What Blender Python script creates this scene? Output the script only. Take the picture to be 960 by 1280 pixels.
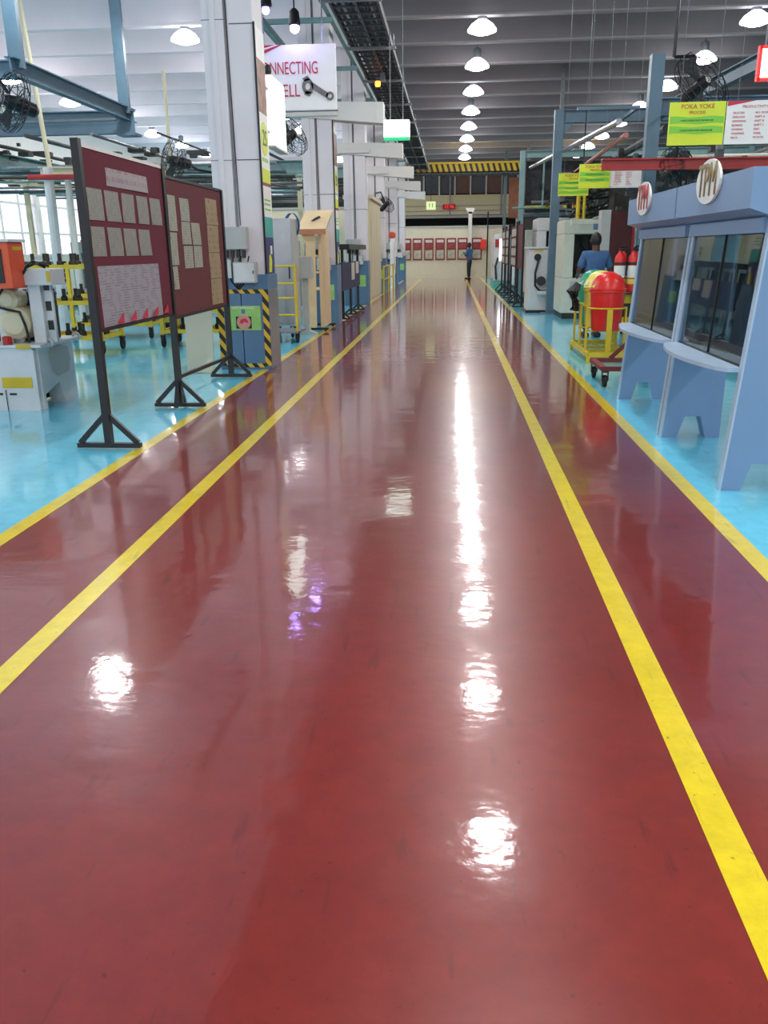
import bpy, bmesh, math, random
from mathutils import Vector, Matrix
random.seed(7)
for o in list(bpy.data.objects): bpy.data.objects.remove(o)
sc = bpy.context.scene
COL = sc.collection
PI = math.pi

# ---------------------------------------------------------------- camera
TH, PS, RO = math.radians(17.55), math.radians(4.69), math.radians(0.7)
fw = Vector((-math.sin(PS)*math.cos(TH), math.cos(PS)*math.cos(TH), -math.sin(TH)))
rt = Vector((math.cos(PS), math.sin(PS), 0)); up = rt.cross(fw)
R_ = rt*math.cos(RO) - up*math.sin(RO); U_ = up*math.cos(RO) + rt*math.sin(RO)
cam = bpy.data.cameras.new('camera'); cam.sensor_fit = 'VERTICAL'; cam.sensor_height = 24
cam.lens = 1035/1280*24; cam.clip_end = 300
co = bpy.data.objects.new('camera', cam); COL.objects.link(co)
co.matrix_world = Matrix(((R_.x, U_.x, -fw.x, 0), (R_.y, U_.y, -fw.y, 0), (R_.z, U_.z, -fw.z, 1.45), (0, 0, 0, 1)))
sc.camera = co

# ---------------------------------------------------------------- world, exposure
w = bpy.data.worlds.new('world'); sc.world = w; w.use_nodes = True
bg = w.node_tree.nodes['Background']; bg.inputs[0].default_value = (0.95, 0.95, 1.0, 1); bg.inputs[1].default_value = 1.5
vs = sc.view_settings; sc.display_settings.display_device = 'sRGB'
vs.view_transform = 'Standard'; vs.look = 'None'; vs.gamma = 1; vs.use_curve_mapping = False
vs.exposure = 0.08
LAMP_W = 58; UP_W = 34; DOME_E = 40

# ---------------------------------------------------------------- materials
def lin(h):
    c = [int(h[i:i+2], 16)/255 for i in (0, 2, 4)]
    return tuple((v/12.92 if v <= .04045 else ((v+.055)/1.055)**2.4) for v in c) + (1,)
MATS = {}
def mat(name, hexc, rough=.5, metal=0, var=.12, scale=6, bump=0, emit=None, es=0, spec=.5):
    if name in MATS: return MATS[name]
    m = bpy.data.materials.new(name); m.use_nodes = True; nt = m.node_tree; N = nt.nodes; L = nt.links
    b = N['Principled BSDF']; c = lin(hexc)
    b.inputs['Roughness'].default_value = rough; b.inputs['Metallic'].default_value = metal
    b.inputs['Specular IOR Level'].default_value = spec
    tc = N.new('ShaderNodeTexCoord'); no = N.new('ShaderNodeTexNoise'); no.inputs['Scale'].default_value = scale
    no.inputs['Detail'].default_value = 4
    L.new(tc.outputs['Object'], no.inputs['Vector'])
    rp = N.new('ShaderNodeValToRGB')
    rp.color_ramp.elements[0].position = .3; rp.color_ramp.elements[1].position = .7
    rp.color_ramp.elements[0].color = tuple(v*(1-var) for v in c[:3])+(1,)
    rp.color_ramp.elements[1].color = tuple(min(1, v*(1+var)) for v in c[:3])+(1,)
    L.new(no.outputs['Fac'], rp.inputs['Fac']); L.new(rp.outputs['Color'], b.inputs['Base Color'])
    if bump:
        bp = N.new('ShaderNodeBump'); bp.inputs['Strength'].default_value = bump; bp.inputs['Distance'].default_value = .01
        L.new(no.outputs['Fac'], bp.inputs['Height']); L.new(bp.outputs['Normal'], b.inputs['Normal'])
    if emit:
        b.inputs['Emission Color'].default_value = lin(emit); b.inputs['Emission Strength'].default_value = es
    MATS[name] = m; return m
def stripes(name, c1, c2, vec, freq, duty=.5, rough=.5):
    m = bpy.data.materials.new(name); m.use_nodes = True; nt = m.node_tree; N = nt.nodes; L = nt.links
    b = N['Principled BSDF']; b.inputs['Roughness'].default_value = rough
    tc = N.new('ShaderNodeTexCoord'); d = N.new('ShaderNodeVectorMath'); d.operation = 'DOT_PRODUCT'
    d.inputs[1].default_value = vec; L.new(tc.outputs['Object'], d.inputs[0])
    mu = N.new('ShaderNodeMath'); mu.operation = 'MULTIPLY'; mu.inputs[1].default_value = freq; L.new(d.outputs['Value'], mu.inputs[0])
    fr = N.new('ShaderNodeMath'); fr.operation = 'FRACT'; L.new(mu.outputs[0], fr.inputs[0])
    gt = N.new('ShaderNodeMath'); gt.operation = 'GREATER_THAN'; gt.inputs[1].default_value = duty; L.new(fr.outputs[0], gt.inputs[0])
    mx = N.new('ShaderNodeMix'); mx.data_type = 'RGBA'
    L.new(gt.outputs[0], mx.inputs['Factor']); mx.inputs['A'].default_value = lin(c1); mx.inputs['B'].default_value = lin(c2)
    L.new(mx.outputs['Result'], b.inputs['Base Color']); MATS[name] = m; return m
def printed(name, base, ink, lines=60, colscale=9, amount=.5, axis='Z'):
    """paper with small rows of print: rows along `axis`, broken into words by noise"""
    m = bpy.data.materials.new(name); m.use_nodes = True; nt = m.node_tree; N = nt.nodes; L = nt.links
    b = N['Principled BSDF']; b.inputs['Roughness'].default_value = .45
    tc = N.new('ShaderNodeTexCoord'); sp = N.new('ShaderNodeSeparateXYZ'); L.new(tc.outputs['Object'], sp.inputs[0])
    mu = N.new('ShaderNodeMath'); mu.operation = 'MULTIPLY'; mu.inputs[1].default_value = lines; L.new(sp.outputs['Z'], mu.inputs[0])
    fr = N.new('ShaderNodeMath'); fr.operation = 'FRACT'; L.new(mu.outputs[0], fr.inputs[0])
    g1 = N.new('ShaderNodeMath'); g1.operation = 'GREATER_THAN'; g1.inputs[1].default_value = .5; L.new(fr.outputs[0], g1.inputs[0])
    mp = N.new('ShaderNodeMapping'); mp.inputs['Scale'].default_value = (colscale, colscale, lines*.35); L.new(tc.outputs['Object'], mp.inputs[0])
    no = N.new('ShaderNodeTexNoise'); no.inputs['Scale'].default_value = 1; no.inputs['Detail'].default_value = 2; L.new(mp.outputs[0], no.inputs['Vector'])
    g2 = N.new('ShaderNodeMath'); g2.operation = 'GREATER_THAN'; g2.inputs[1].default_value = 1-amount; L.new(no.outputs['Fac'], g2.inputs[0])
    an = N.new('ShaderNodeMath'); an.operation = 'MULTIPLY'; L.new(g1.outputs[0], an.inputs[0]); L.new(g2.outputs[0], an.inputs[1])
    mx = N.new('ShaderNodeMix'); mx.data_type = 'RGBA'; L.new(an.outputs[0], mx.inputs['Factor'])
    mx.inputs['A'].default_value = lin(base); mx.inputs['B'].default_value = lin(ink)
    L.new(mx.outputs['Result'], b.inputs['Base Color']); MATS[name] = m; return m

def floor_mat(name, hexc, rough, var, bump=.12, spec=.5):
    m = bpy.data.materials.new(name); m.use_nodes = True; nt = m.node_tree; N = nt.nodes; L = nt.links
    b = N['Principled BSDF']; c = lin(hexc); b.inputs['Specular IOR Level'].default_value = .3; b.inputs['Coat Weight'].default_value = 1; b.inputs['Coat IOR'].default_value = 1.5
    tc = N.new('ShaderNodeTexCoord')
    n1 = N.new('ShaderNodeTexNoise'); n1.inputs['Scale'].default_value = .7; n1.inputs['Detail'].default_value = 6; L.new(tc.outputs['Object'], n1.inputs['Vector'])
    rp = N.new('ShaderNodeValToRGB'); rp.color_ramp.elements[0].position = .35; rp.color_ramp.elements[1].position = .68
    rp.color_ramp.elements[0].color = tuple(v*(1-var) for v in c[:3])+(1,); rp.color_ramp.elements[1].color = tuple(min(1, v*(1+var)) for v in c[:3])+(1,)
    L.new(n1.outputs['Fac'], rp.inputs['Fac'])
    # sparse scuffs: thin dark strokes and small specks
    mp = N.new('ShaderNodeMapping'); mp.inputs['Rotation'].default_value = (0, 0, .5); mp.inputs['Scale'].default_value = (9, 1.3, 1); L.new(tc.outputs['Object'], mp.inputs[0])
    n2 = N.new('ShaderNodeTexNoise'); n2.inputs['Scale'].default_value = 2.2; n2.inputs['Detail'].default_value = 3; L.new(mp.outputs[0], n2.inputs['Vector'])
    r2 = N.new('ShaderNodeValToRGB'); r2.color_ramp.elements[0].position = .64; r2.color_ramp.elements[1].position = .72
    r2.color_ramp.elements[0].color = (0, 0, 0, 1); r2.color_ramp.elements[1].color = (.6, .6, .6, 1); L.new(n2.outputs['Fac'], r2.inputs['Fac'])
    n3 = N.new('ShaderNodeTexNoise'); n3.inputs['Scale'].default_value = 40; n3.inputs['Detail'].default_value = 2; L.new(tc.outputs['Object'], n3.inputs['Vector'])
    r3 = N.new('ShaderNodeValToRGB'); r3.color_ramp.elements[0].position = .70; r3.color_ramp.elements[1].position = .76
    r3.color_ramp.elements[0].color = (0, 0, 0, 1); r3.color_ramp.elements[1].color = (.7, .7, .7, 1); L.new(n3.outputs['Fac'], r3.inputs['Fac'])
    mx = N.new('ShaderNodeMix'); mx.data_type = 'RGBA'; L.new(r2.outputs['Color'], mx.inputs['Factor']); L.new(rp.outputs['Color'], mx.inputs['A'])
    mx.inputs['B'].default_value = tuple(v*.55 for v in c[:3])+(1,)
    m2 = N.new('ShaderNodeMix'); m2.data_type = 'RGBA'; L.new(r3.outputs['Color'], m2.inputs['Factor']); L.new(mx.outputs['Result'], m2.inputs['A'])
    m2.inputs['B'].default_value = tuple(v*.35 for v in c[:3])+(1,)
    n7 = N.new('ShaderNodeTexNoise'); n7.inputs['Scale'].default_value = 9; n7.inputs['Detail'].default_value = 7; n7.inputs['Roughness'].default_value = .75; L.new(tc.outputs['Object'], n7.inputs['Vector'])
    r7 = N.new('ShaderNodeMapRange'); r7.inputs['From Min'].default_value = .3; r7.inputs['From Max'].default_value = .7; r7.inputs['To Min'].default_value = .86; r7.inputs['To Max'].default_value = 1.14; L.new(n7.outputs['Fac'], r7.inputs['Value'])
    hv = N.new('ShaderNodeHueSaturation'); L.new(m2.outputs['Result'], hv.inputs['Color']); L.new(r7.outputs['Result'], hv.inputs['Value'])
    L.new(hv.outputs['Color'], b.inputs['Base Color'])
    # roughness: worn, patchy gloss with fine scratches
    n4 = N.new('ShaderNodeTexNoise'); n4.inputs['Scale'].default_value = 3.5; n4.inputs['Detail'].default_value = 8; n4.inputs['Roughness'].default_value = .7
    L.new(tc.outputs['Object'], n4.inputs['Vector'])
    mr = N.new('ShaderNodeMapRange'); mr.inputs['From Min'].default_value = .3; mr.inputs['From Max'].default_value = .7
    mr.inputs['To Min'].default_value = rough*.5; mr.inputs['To Max'].default_value = rough*1.8; L.new(n4.outputs['Fac'], mr.inputs['Value'])
    L.new(mr.outputs['Result'], b.inputs['Coat Roughness']); b.inputs['Roughness'].default_value = .3
    # gentle trowel waviness plus orange peel
    mpw = N.new('ShaderNodeMapping'); mpw.inputs['Scale'].default_value = (1.0, 1.6, 1); L.new(tc.outputs['Object'], mpw.inputs[0])
    n5 = N.new('ShaderNodeTexNoise'); n5.inputs['Scale'].default_value = 2.6; n5.inputs['Detail'].default_value = 3; L.new(mpw.outputs[0], n5.inputs['Vector'])
    bp = N.new('ShaderNodeBump'); bp.inputs['Strength'].default_value = bump; bp.inputs['Distance'].default_value = .02; L.new(n5.outputs['Fac'], bp.inputs['Height'])
    n6 = N.new('ShaderNodeTexNoise'); n6.inputs['Scale'].default_value = 28; n6.inputs['Detail'].default_value = 2; L.new(tc.outputs['Object'], n6.inputs['Vector'])
    b2 = N.new('ShaderNodeBump'); b2.inputs['Strength'].default_value = bump*.9; b2.inputs['Distance'].default_value = .003; L.new(n6.outputs['Fac'], b2.inputs['Height'])
    L.new(bp.outputs['Normal'], b2.inputs['Normal']); L.new(b2.outputs['Normal'], b.inputs['Normal']); L.new(b2.outputs['Normal'], b.inputs['Coat Normal'])
    MATS[name] = m; return m

RED = floor_mat('red_epoxy', '82241a', .06, .13, .14)
BLUE = floor_mat('blue_epoxy', '68d2ec', .06, .06, .14)
LINE = floor_mat('yellow_paint', 'efd20e', .12, .06, .10)
BEIGE = floor_mat('beige_epoxy', 'a89878', .08, .07, .10)
CEIL = mat('ceiling_concrete', '878387', .85, var=.05, scale=.6)
RIB = mat('rib_concrete', '858185', .8, var=.06, scale=.8)
CEILW = mat('ceiling_pale', 'eee6ec', .8, var=.04, scale=.8)  # paler tone for the ceiling and ribs left of the columns
CONC = mat('column_paint', 'd6d2d5', .55, var=.05, scale=1.5, bump=.05)
CONC2 = mat('bracket_paint', 'c9c8c4', .55, var=.05, scale=1.5)
DARK = mat('dark_joint', '25262a', .7)
BLK = mat('black_metal', '17181b', .4, .2)
RUB = mat('rubber', '131313', .75)
CLAD = mat('blue_cladding', '4d6f8e', .35, var=.06, scale=3)
STEELB = mat('blue_grey_steel', '4f6b7c', .45, var=.08, scale=4)
GREY = mat('grey_enamel', 'a9aca8', .4, var=.05)
STEEL = mat('stainless', '9a9fa2', .28, .8, var=.05)
GALV = mat('galvanised', '7c8184', .45, .6, var=.12, scale=12)
CREAM = mat('cream_paint', 'c9c2a2', .5, var=.05, scale=2)
CREAML = mat('cream_light', 'cfc8ae', .5, var=.05, scale=2)
PINE = mat('cream_wood', 'd8bf96', .5, var=.07, scale=5)
WHITE = mat('white_enamel', 'c7cbcb', .38, var=.05)
OFFW = mat('off_white', 'd3d1ca', .5, var=.04)
MAROON = mat('maroon_felt', '5c1428', .9, var=.08, scale=20)
MAROON2 = mat('brown_maroon_felt', '5b262a', .9, var=.08, scale=20)
NAVY = mat('navy_felt', '2b2f4a', .9)
ORANGE = mat('orange_paint', 'd5502a', .4, var=.05)
YEL = mat('yellow_metal', 'c9ac1c', .42, var=.1)
REDP = mat('red_paint', 'a2211f', .4, var=.08)
DRED = mat('dark_red_paint', '6b2425', .45, var=.1)
REDPL = mat('red_plastic', 'd02420', .3, var=.04)
YELPL = mat('yellow_plastic', 'e0d060', .35, var=.04)
GRNPL = mat('green_plastic', '17946f', .35, var=.04)
BOOTH = mat('booth_blue', '7695b8', .38, var=.03, scale=2)
BOOTHE = mat('booth_edge', 'a9bfd4', .4, var=.03)
SHIRT = mat('blue_shirt', '3e5f8a', .85, var=.12, scale=14, bump=.4)
TROUS = mat('dark_trousers', '2a2d33', .85)
SKIN = mat('skin', '55331f', .55, var=.05)
HAIR = mat('hair', '14110f', .6, var=.3, scale=60)
MACHW = mat('machine_cream', 'c4c5b4', .42, var=.05)
MACHG = mat('machine_grey', '8e938f', .45, var=.07)
DKM = mat('dark_machinery', '33332f', .5, .4, var=.35, scale=14)
PIPEG = mat('teal_steel', '6e8f90', .5, var=.1)
CABLE = mat('cable_grey', '3b4346', .6, var=.25, scale=16)
LEDR = mat('led_red', 'b01020', .4, emit='ff2030', es=1.2)
GREENP = mat('green_notice', '8fc06a', .6)
PHOTO = mat('photo_brown', '8a5b45', .5, var=.5, scale=6)
WHT = mat('white_print', 'e6e4df', .5, var=.02)
LIMEP = mat('lime_print', 'cfdc30', .5, var=.03)
LGRN = mat('green_print', '7ac43a', .5, var=.03)
INKR = mat('red_ink', 'c02445', .5, var=.03)
INKD = mat('dark_ink', '2c2a2a', .5)
TEALP = mat('teal_print', '3fa99a', .5, var=.2, scale=3)
NAVYP = mat('purple_navy_print', '2f2c66', .5, var=.2, scale=8)
SKYP = mat('sky_print', '7fb3c4', .5, var=.2, scale=4)
PAPER = printed('sheet_print', 'c2c2b8', 'a9a9a1', 60, 40, .5)
PAPER2 = printed('pale_sheet', 'd6d8c6', 'aab09f', 40, 30, .45)
PAPERB = printed('poster_print', 'd2ced6', 'b3aebb', 50, 9, .5)
PAPERT = printed('tan_print', 'd2bf98', 'bd8468', 16, 26, .4)
PAPERH = printed('head_print', 'd2cacb', 'c9a3ab', 14, 40, .5)
PAPERN = printed('notice_print', 'd8d4d6', '8c6a70', 28, 14, .5)
HAZ = stripes('hazard_tape', '1b1a19', 'd2ab2a', (1, 0, .8), 7.5)
HAZG = stripes('girder_stripes', '2a2018', 'e0bb20', (1, 0, .3), 3.6, .45)
DOME = mat('lamp_dome', 'ffffff', .3, emit='f4f6ff', es=DOME_E*.12, var=0)
DIFF = mat('lamp_diffuser', 'ffffff', .3, emit='fbfaff', es=DOME_E*.5, var=0)
EXIT = mat('lit_panel', 'f4fff6', .4, emit='f0fff4', es=2.6, var=0)
EXITG = mat('lit_green', '20b070', .4, emit='20c080', es=1.0, var=0)
GLASS = bpy.data.materials.new('case_glass'); GLASS.use_nodes = True
_n = GLASS.node_tree.nodes; _l = GLASS.node_tree.links; _n.clear()
_o = _n.new('ShaderNodeOutputMaterial'); _t = _n.new('ShaderNodeBsdfTransparent'); _t.inputs[0].default_value = (.86, .89, .87, 1)
_g = _n.new('ShaderNodeBsdfGlossy'); _g.inputs['Roughness'].default_value = .02; _g.inputs['Color'].default_value = (.9, .93, .9, 1)
_f = _n.new('ShaderNodeFresnel'); _f.inputs['IOR'].default_value = 2.8
_m = _n.new('ShaderNodeMixShader'); _l.new(_f.outputs[0], _m.inputs[0]); _l.new(_t.outputs[0], _m.inputs[1]); _l.new(_g.outputs[0], _m.inputs[2]); _l.new(_m.outputs[0], _o.inputs[0])

# ---------------------------------------------------------------- geometry helpers (world coordinates)
def B(): return bmesh.new()
def box(bm, x0, x1, y0, y1, z0, z1, bev=0):
    g = bmesh.ops.create_cube(bm, size=1); v = g['verts']
    for q in v: q.co = Vector(((x0+x1)/2+q.co.x*abs(x1-x0), (y0+y1)/2+q.co.y*abs(y1-y0), (z0+z1)/2+q.co.z*abs(z1-z0)))
    if bev:
        e = set(e for q in v for e in q.link_edges)
        bmesh.ops.bevel(bm, geom=list(e), offset=bev, segments=2, affect='EDGES', profile=.6)
    return bm
def tube(bm, pts, r, n=8, cap=True):
    pts = [Vector(p) for p in pts]; rings = []
    rr = r if isinstance(r, (list, tuple)) else [r]*len(pts)
    ref = None
    for i, p in enumerate(pts):
        d = (pts[min(i+1, len(pts)-1)]-pts[max(i-1, 0)]).normalized()
        if ref is None: ref = Vector((0, 0, 1)) if abs(d.z) < .9 else Vector((1, 0, 0))
        a = d.cross(ref).normalized(); b = d.cross(a).normalized(); ref = -b if False else ref
        if d.cross(ref).length < .05: a = d.cross(Vector((1, 0, 0))).normalized(); b = d.cross(a).normalized()
        rings.append([bm.verts.new(p+(a*math.cos(2*PI*k/n)+b*math.sin(2*PI*k/n))*rr[i]) for k in range(n)])
    for i in range(len(rings)-1):
        for k in range(n):
            try: bm.faces.new((rings[i][k], rings[i][(k+1) % n], rings[i+1][(k+1) % n], rings[i+1][k]))
            except ValueError: pass
    if cap:
        bm.faces.new(rings[0][::-1]); bm.faces.new(rings[-1])
    return bm
def bar(bm, p, q, w, h=None, upv=(0, 0, 1)):
    """rectangular bar from p to q"""
    h = h or w; p = Vector(p); q = Vector(q); d = (q-p).normalized(); u0 = Vector(upv)
    if abs(d.dot(u0)) > .95: u0 = Vector((0, 1, 0))
    a = d.cross(u0).normalized()*w/2; b = a.cross(d).normalized()*h/2
    v = [bm.verts.new(c+s*a+t*b) for c in (p, q) for s, t in ((-1, -1), (1, -1), (1, 1), (-1, 1))]
    for f in ((0, 1, 2, 3), (7, 6, 5, 4), (0, 4, 5, 1), (1, 5, 6, 2), (2, 6, 7, 3), (3, 7, 4, 0)): bm.faces.new([v[i] for i in f])
    return bm
def lathe(bm, prof, cx, cy, n=20, axis='Z', cz=0):
    rings = []
    for r, z in prof:
        ring = []
        for k in range(n):
            a = 2*PI*k/n; c, s = r*math.cos(a), r*math.sin(a)
            if axis == 'Z': p = (cx+c, cy+s, z)
            elif axis == 'Y': p = (cx+c, z, cz+s)
            else: p = (z, cy+c, cz+s)
            ring.append(bm.verts.new(p))
        rings.append(ring)
    for i in range(len(rings)-1):
        for k in range(n): bm.faces.new((rings[i][k], rings[i][(k+1) % n], rings[i+1][(k+1) % n], rings[i+1][k]))
    bm.faces.new(rings[0][::-1]); bm.faces.new(rings[-1]); return bm
def prism(bm, poly, a0, a1, plane='XZ'):
    """poly in plane, extruded between a0 and a1 on the third axis"""
    def P(u, v, a): return (u, a, v) if plane == 'XZ' else (a, u, v) if plane == 'YZ' else (u, v, a)
    A = [bm.verts.new(P(u, v, a0)) for u, v in poly]; Bv = [bm.verts.new(P(u, v, a1)) for u, v in poly]; n = len(poly)
    bm.faces.new(A); bm.faces.new(Bv[::-1])
    for i in range(n): bm.faces.new((A[i], Bv[i], Bv[(i+1) % n], A[(i+1) % n]))
    return bm
def rootloc(p):
    v = Vector((0, 0, 0))
    while p is not None: v += p.location; p = p.parent
    return v
def obj(name, bm, m, parent=None, loc=(0, 0, 0), smooth=False, label=None, kind=None):
    bmesh.ops.recalc_face_normals(bm, faces=bm.faces[:])
    off = rootloc(parent) if parent else Vector(loc)
    bmesh.ops.translate(bm, verts=bm.verts[:], vec=-off)
    me = bpy.data.meshes.new(name); bm.to_mesh(me); bm.free(); me.materials.append(m)
    if smooth:
        me.polygons.foreach_set('use_smooth', [True]*len(me.polygons))
        try: me.set_sharp_from_angle(angle=.6)
        except Exception: pass
    o = bpy.data.objects.new(name, me); COL.objects.link(o)
    if parent: o.parent = parent
    else: o.location = loc
    if label: o['label'] = label
    if kind: o['kind'] = kind
    return o
def thing(name, label, cat, loc=(0, 0, 0), group=None):
    o = bpy.data.objects.new(name, None); o.empty_display_size = .1; COL.objects.link(o); o.location = loc
    o['label'] = label; o['category'] = cat
    if group: o['group'] = group
    return o
def tag(o, label, cat, group=None):
    o['label'] = label; o['category'] = cat
    if group: o['group'] = group
    return o
def struct(name, bm, m, parent=None, loc=(0, 0, 0), **k):
    o = obj(name, bm, m, parent, loc, **k)
    if not parent: o['kind'] = 'structure'
    return o
def copy_tree(o, parent=None):
    c = o.copy(); COL.objects.link(c); c.parent = parent
    for ch in list(o.children): copy_tree(ch, c)
    return c
def dup(o, loc, label, rotz=None, group=None):
    c = copy_tree(o); c.location = loc; c['label'] = label
    if rotz is not None: c.rotation_euler.z = rotz
    if group: c['group'] = group
    return c
def text(name, s, size, m, parent, pos, facing, extrude=.002, stretch=1, align='CENTER', label=None, shear=0):
    """facing: '-Y', '+X' or '-X' : direction the lettering looks at"""
    cu = bpy.data.curves.new('t', 'FONT'); cu.body = s; cu.size = size; cu.extrude = extrude; cu.align_x = align; cu.align_y = 'CENTER'; cu.shear = shear
    cu.resolution_u = 3
    t = bpy.data.objects.new('t', cu); COL.objects.link(t); dg = bpy.context.evaluated_depsgraph_get(); dg.update()
    me = bpy.data.meshes.new_from_object(t.evaluated_get(dg)); bpy.data.objects.remove(t); bpy.data.curves.remove(cu)
    rx = Matrix.Diagonal((stretch, 1, 1, 1)); rx = Matrix.Rotation(PI/2, 4, 'X') @ rx
    rz = {'-Y': 0, '+X': PI/2, '-X': -PI/2}[facing]
    off = Vector(pos)-rootloc(parent)
    me.transform(Matrix.Translation(off) @ Matrix.Rotation(rz, 4, 'Z') @ rx)
    me.name = name; me.materials.clear(); me.materials.append(m)
    o = bpy.data.objects.new(name, me); COL.objects.link(o); o.parent = parent
    if label: o['label'] = label
    return o
def area(name, parent, p, size, power, color=(1, 1, 1), shape='DISK'):
    ld = bpy.data.lights.new(name, 'AREA'); ld.shape = shape; ld.size = size; ld.energy = power; ld.color = color
    o = bpy.data.objects.new(name, ld); COL.objects.link(o); o.parent = parent; o.location = Vector(p)-rootloc(parent); return o

# ---------------------------------------------------------------- shell
XL, XR, YB, YF = -15.5, 14.0, -8.0, 60.0
LX = (-2.43, -2.33, -1.64, -1.54, .67, .77, 1.44, 1.54)
def plane(x0, x1, y0, y1, z=0, t=.05): return box(B(), x0, x1, y0, y1, z-t, z)
struct('floor', plane(LX[0], LX[7], YB, 45), RED)
struct('floor', plane(XL, LX[0], YB, 45), BLUE)
struct('floor', plane(LX[7], XR, YB, 45), BLUE)
struct('floor', plane(XL, XR, 45, YF), BEIGE)
for i, (a, b) in enumerate(((0, 1), (2, 3), (4, 5), (6, 7))):
    struct('trim_%d' % (i+1), box(B(), LX[a], LX[b], YB, 45, .0003, .0022), LINE, label='yellow painted aisle line')
CZ = 6.9; RZ = 6.35
ceil = struct('ceiling', box(B(), -2.62, XR, YB, YF, CZ, CZ+.2), CEIL)
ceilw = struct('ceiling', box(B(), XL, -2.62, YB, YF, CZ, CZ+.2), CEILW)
y = 13.2
while y < 59:
    prof = [(y-.10, RZ), (y+.10, RZ), (y+.20, CZ), (y-.20, CZ)]
    b = B(); prism(b, prof, -2.62, XR, 'YZ'); obj('ceiling_rib', b, RIB, ceil)
    obj('rib_lit_strip', box(B(), -2.62, XR, y-.11, y+.11, RZ-.035, RZ+.002), mat('rib_lit_tone', 'a29fa1', .8, var=.05), ceil); obj('rib_lit_strip', box(B(), XL, -2.62, y-.11, y+.11, RZ-.035, RZ+.002), CEILW, ceilw)  # strip added under each rib; its paler grey paints in the lit underside
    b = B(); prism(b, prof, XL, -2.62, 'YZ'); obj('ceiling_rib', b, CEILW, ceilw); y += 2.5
# left wall with a long window band
wl = struct('wall_left', box(B(), XL-.2, XL, YB, YF, 0, .9), OFFW)
b = B(); box(b, XL-.2, XL, YB, YF, 4.1, CZ); struct('wall_left', b, OFFW)
for i in range(17):
    y0 = YB+i*4.0; y1 = y0+4.0
    fr = B()
    box(fr, XL-.2, XL, y0-.14, y0+.14, .9, 4.1)
    for yy in (y0+1.33, y0+2.66): box(fr, XL-.13, XL-.07, yy-.03, yy+.03, .9, 4.1)
    for zz in (.93, 2.2, 3.2, 4.07): box(fr, XL-.14, XL-.06, y0+.14, y1-.14, zz-.03, zz+.03)
    wn = struct('window_%d' % (i+1), fr, OFFW)
    gl = MATS.get('frosted')
    if not gl:
        gl = bpy.data.materials.new('frosted'); gl.use_nodes = True; MATS['frosted'] = gl
        n = gl.node_tree.nodes; l = gl.node_tree.links; n.clear(); oo = n.new('ShaderNodeOutputMaterial')
        t1 = n.new('ShaderNodeBsdfTransparent'); t1.inputs[0].default_value = (.93, .96, 1, 1); t2 = n.new('ShaderNodeBsdfTranslucent'); mm = n.new('ShaderNodeMixShader')
        mm.inputs[0].default_value = .3; l.new(t1.outputs[0], mm.inputs[1]); l.new(t2.outputs[0], mm.inputs[2]); l.new(mm.outputs[0], oo.inputs[0])
    obj('pane', box(B(), XL-.105, XL-.095, y0+.14, y1, .93, 4.07), gl, wn)
struct('wall_right', box(B(), XR, XR+.2, YB, YF, 0, CZ), MACHG)
struct('wall_far', box(B(), XL, XR, YF, YF+.2, 0, CZ), mat('far_dark', '34363a', .9))

# ---------------------------------------------------------------- lamps
LY = [20.75+3.85*k for k in range(-6, 8)]
def lamp0():
    t = thing('high_bay_lamp', 'lamp', 'lamp', (.6, 21, 6.0), 'high bay lamps under the ceiling')
    obj('diffuser', lathe(B(), [(.17, 5.98), (.27, 6.02), (.31, 6.04)], .6, 21, 20), DIFF, t, smooth=True)
    obj('reflector', lathe(B(), [(.32, 6.03), (.32, 6.07), (.25, 6.16), (.15, 6.23), (.1, 6.26)], .6, 21, 20), DOME, t, smooth=True)
    obj('housing', lathe(B(), [(.1, 6.25), (.11, 6.31), (.11, 6.47), (.05, 6.5)], .6, 21, 14), GALV, t, smooth=True)
    obj('hanger_rod', tube(B(), [(.6, 21, 6.49), (.6, 21, CZ)], .012, 6), GALV, t)
    area('lamp_light', t, (.6, 21, 5.96), .34, LAMP_W, (1, .97, .95))
    pl = bpy.data.lights.new('lamp_glow', 'POINT'); pl.energy = UP_W; pl.shadow_soft_size = .12; pl.color = (1, .97, .96)
    q = bpy.data.objects.new('lamp_glow', pl); COL.objects.link(q); q.parent = t; q.location = (0, 0, -.2); return t
L0 = lamp0()
ordw = ['nearest', 'second', 'third', 'fourth', 'fifth', 'sixth', 'seventh', 'eighth', 'ninth', 'tenth', 'eleventh', 'twelfth']
rows = {.6: 'row over the red aisle', -6.1: 'row left of the white columns', -12.3: 'row over the far left bay', 6.45: 'row over the right bay'}
first = True
for X, rn in rows.items():
    for k, yy in enumerate(LY):
        if yy < 20: lab = 'high-bay lamp, %s, %s outside the picture top' % (rn, ordw[5-k])
        else: lab = 'round high-bay lamp, %s, %s in view' % (rn, ordw[k-6])
        if X < 0 and X > -7 and yy < 12: continue
        if first and abs(yy-20.75) < .01: L0['label'] = lab; L0.location.y = yy; continue
        dup(L0, (X, yy, 6.0), lab)
    first = False

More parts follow.
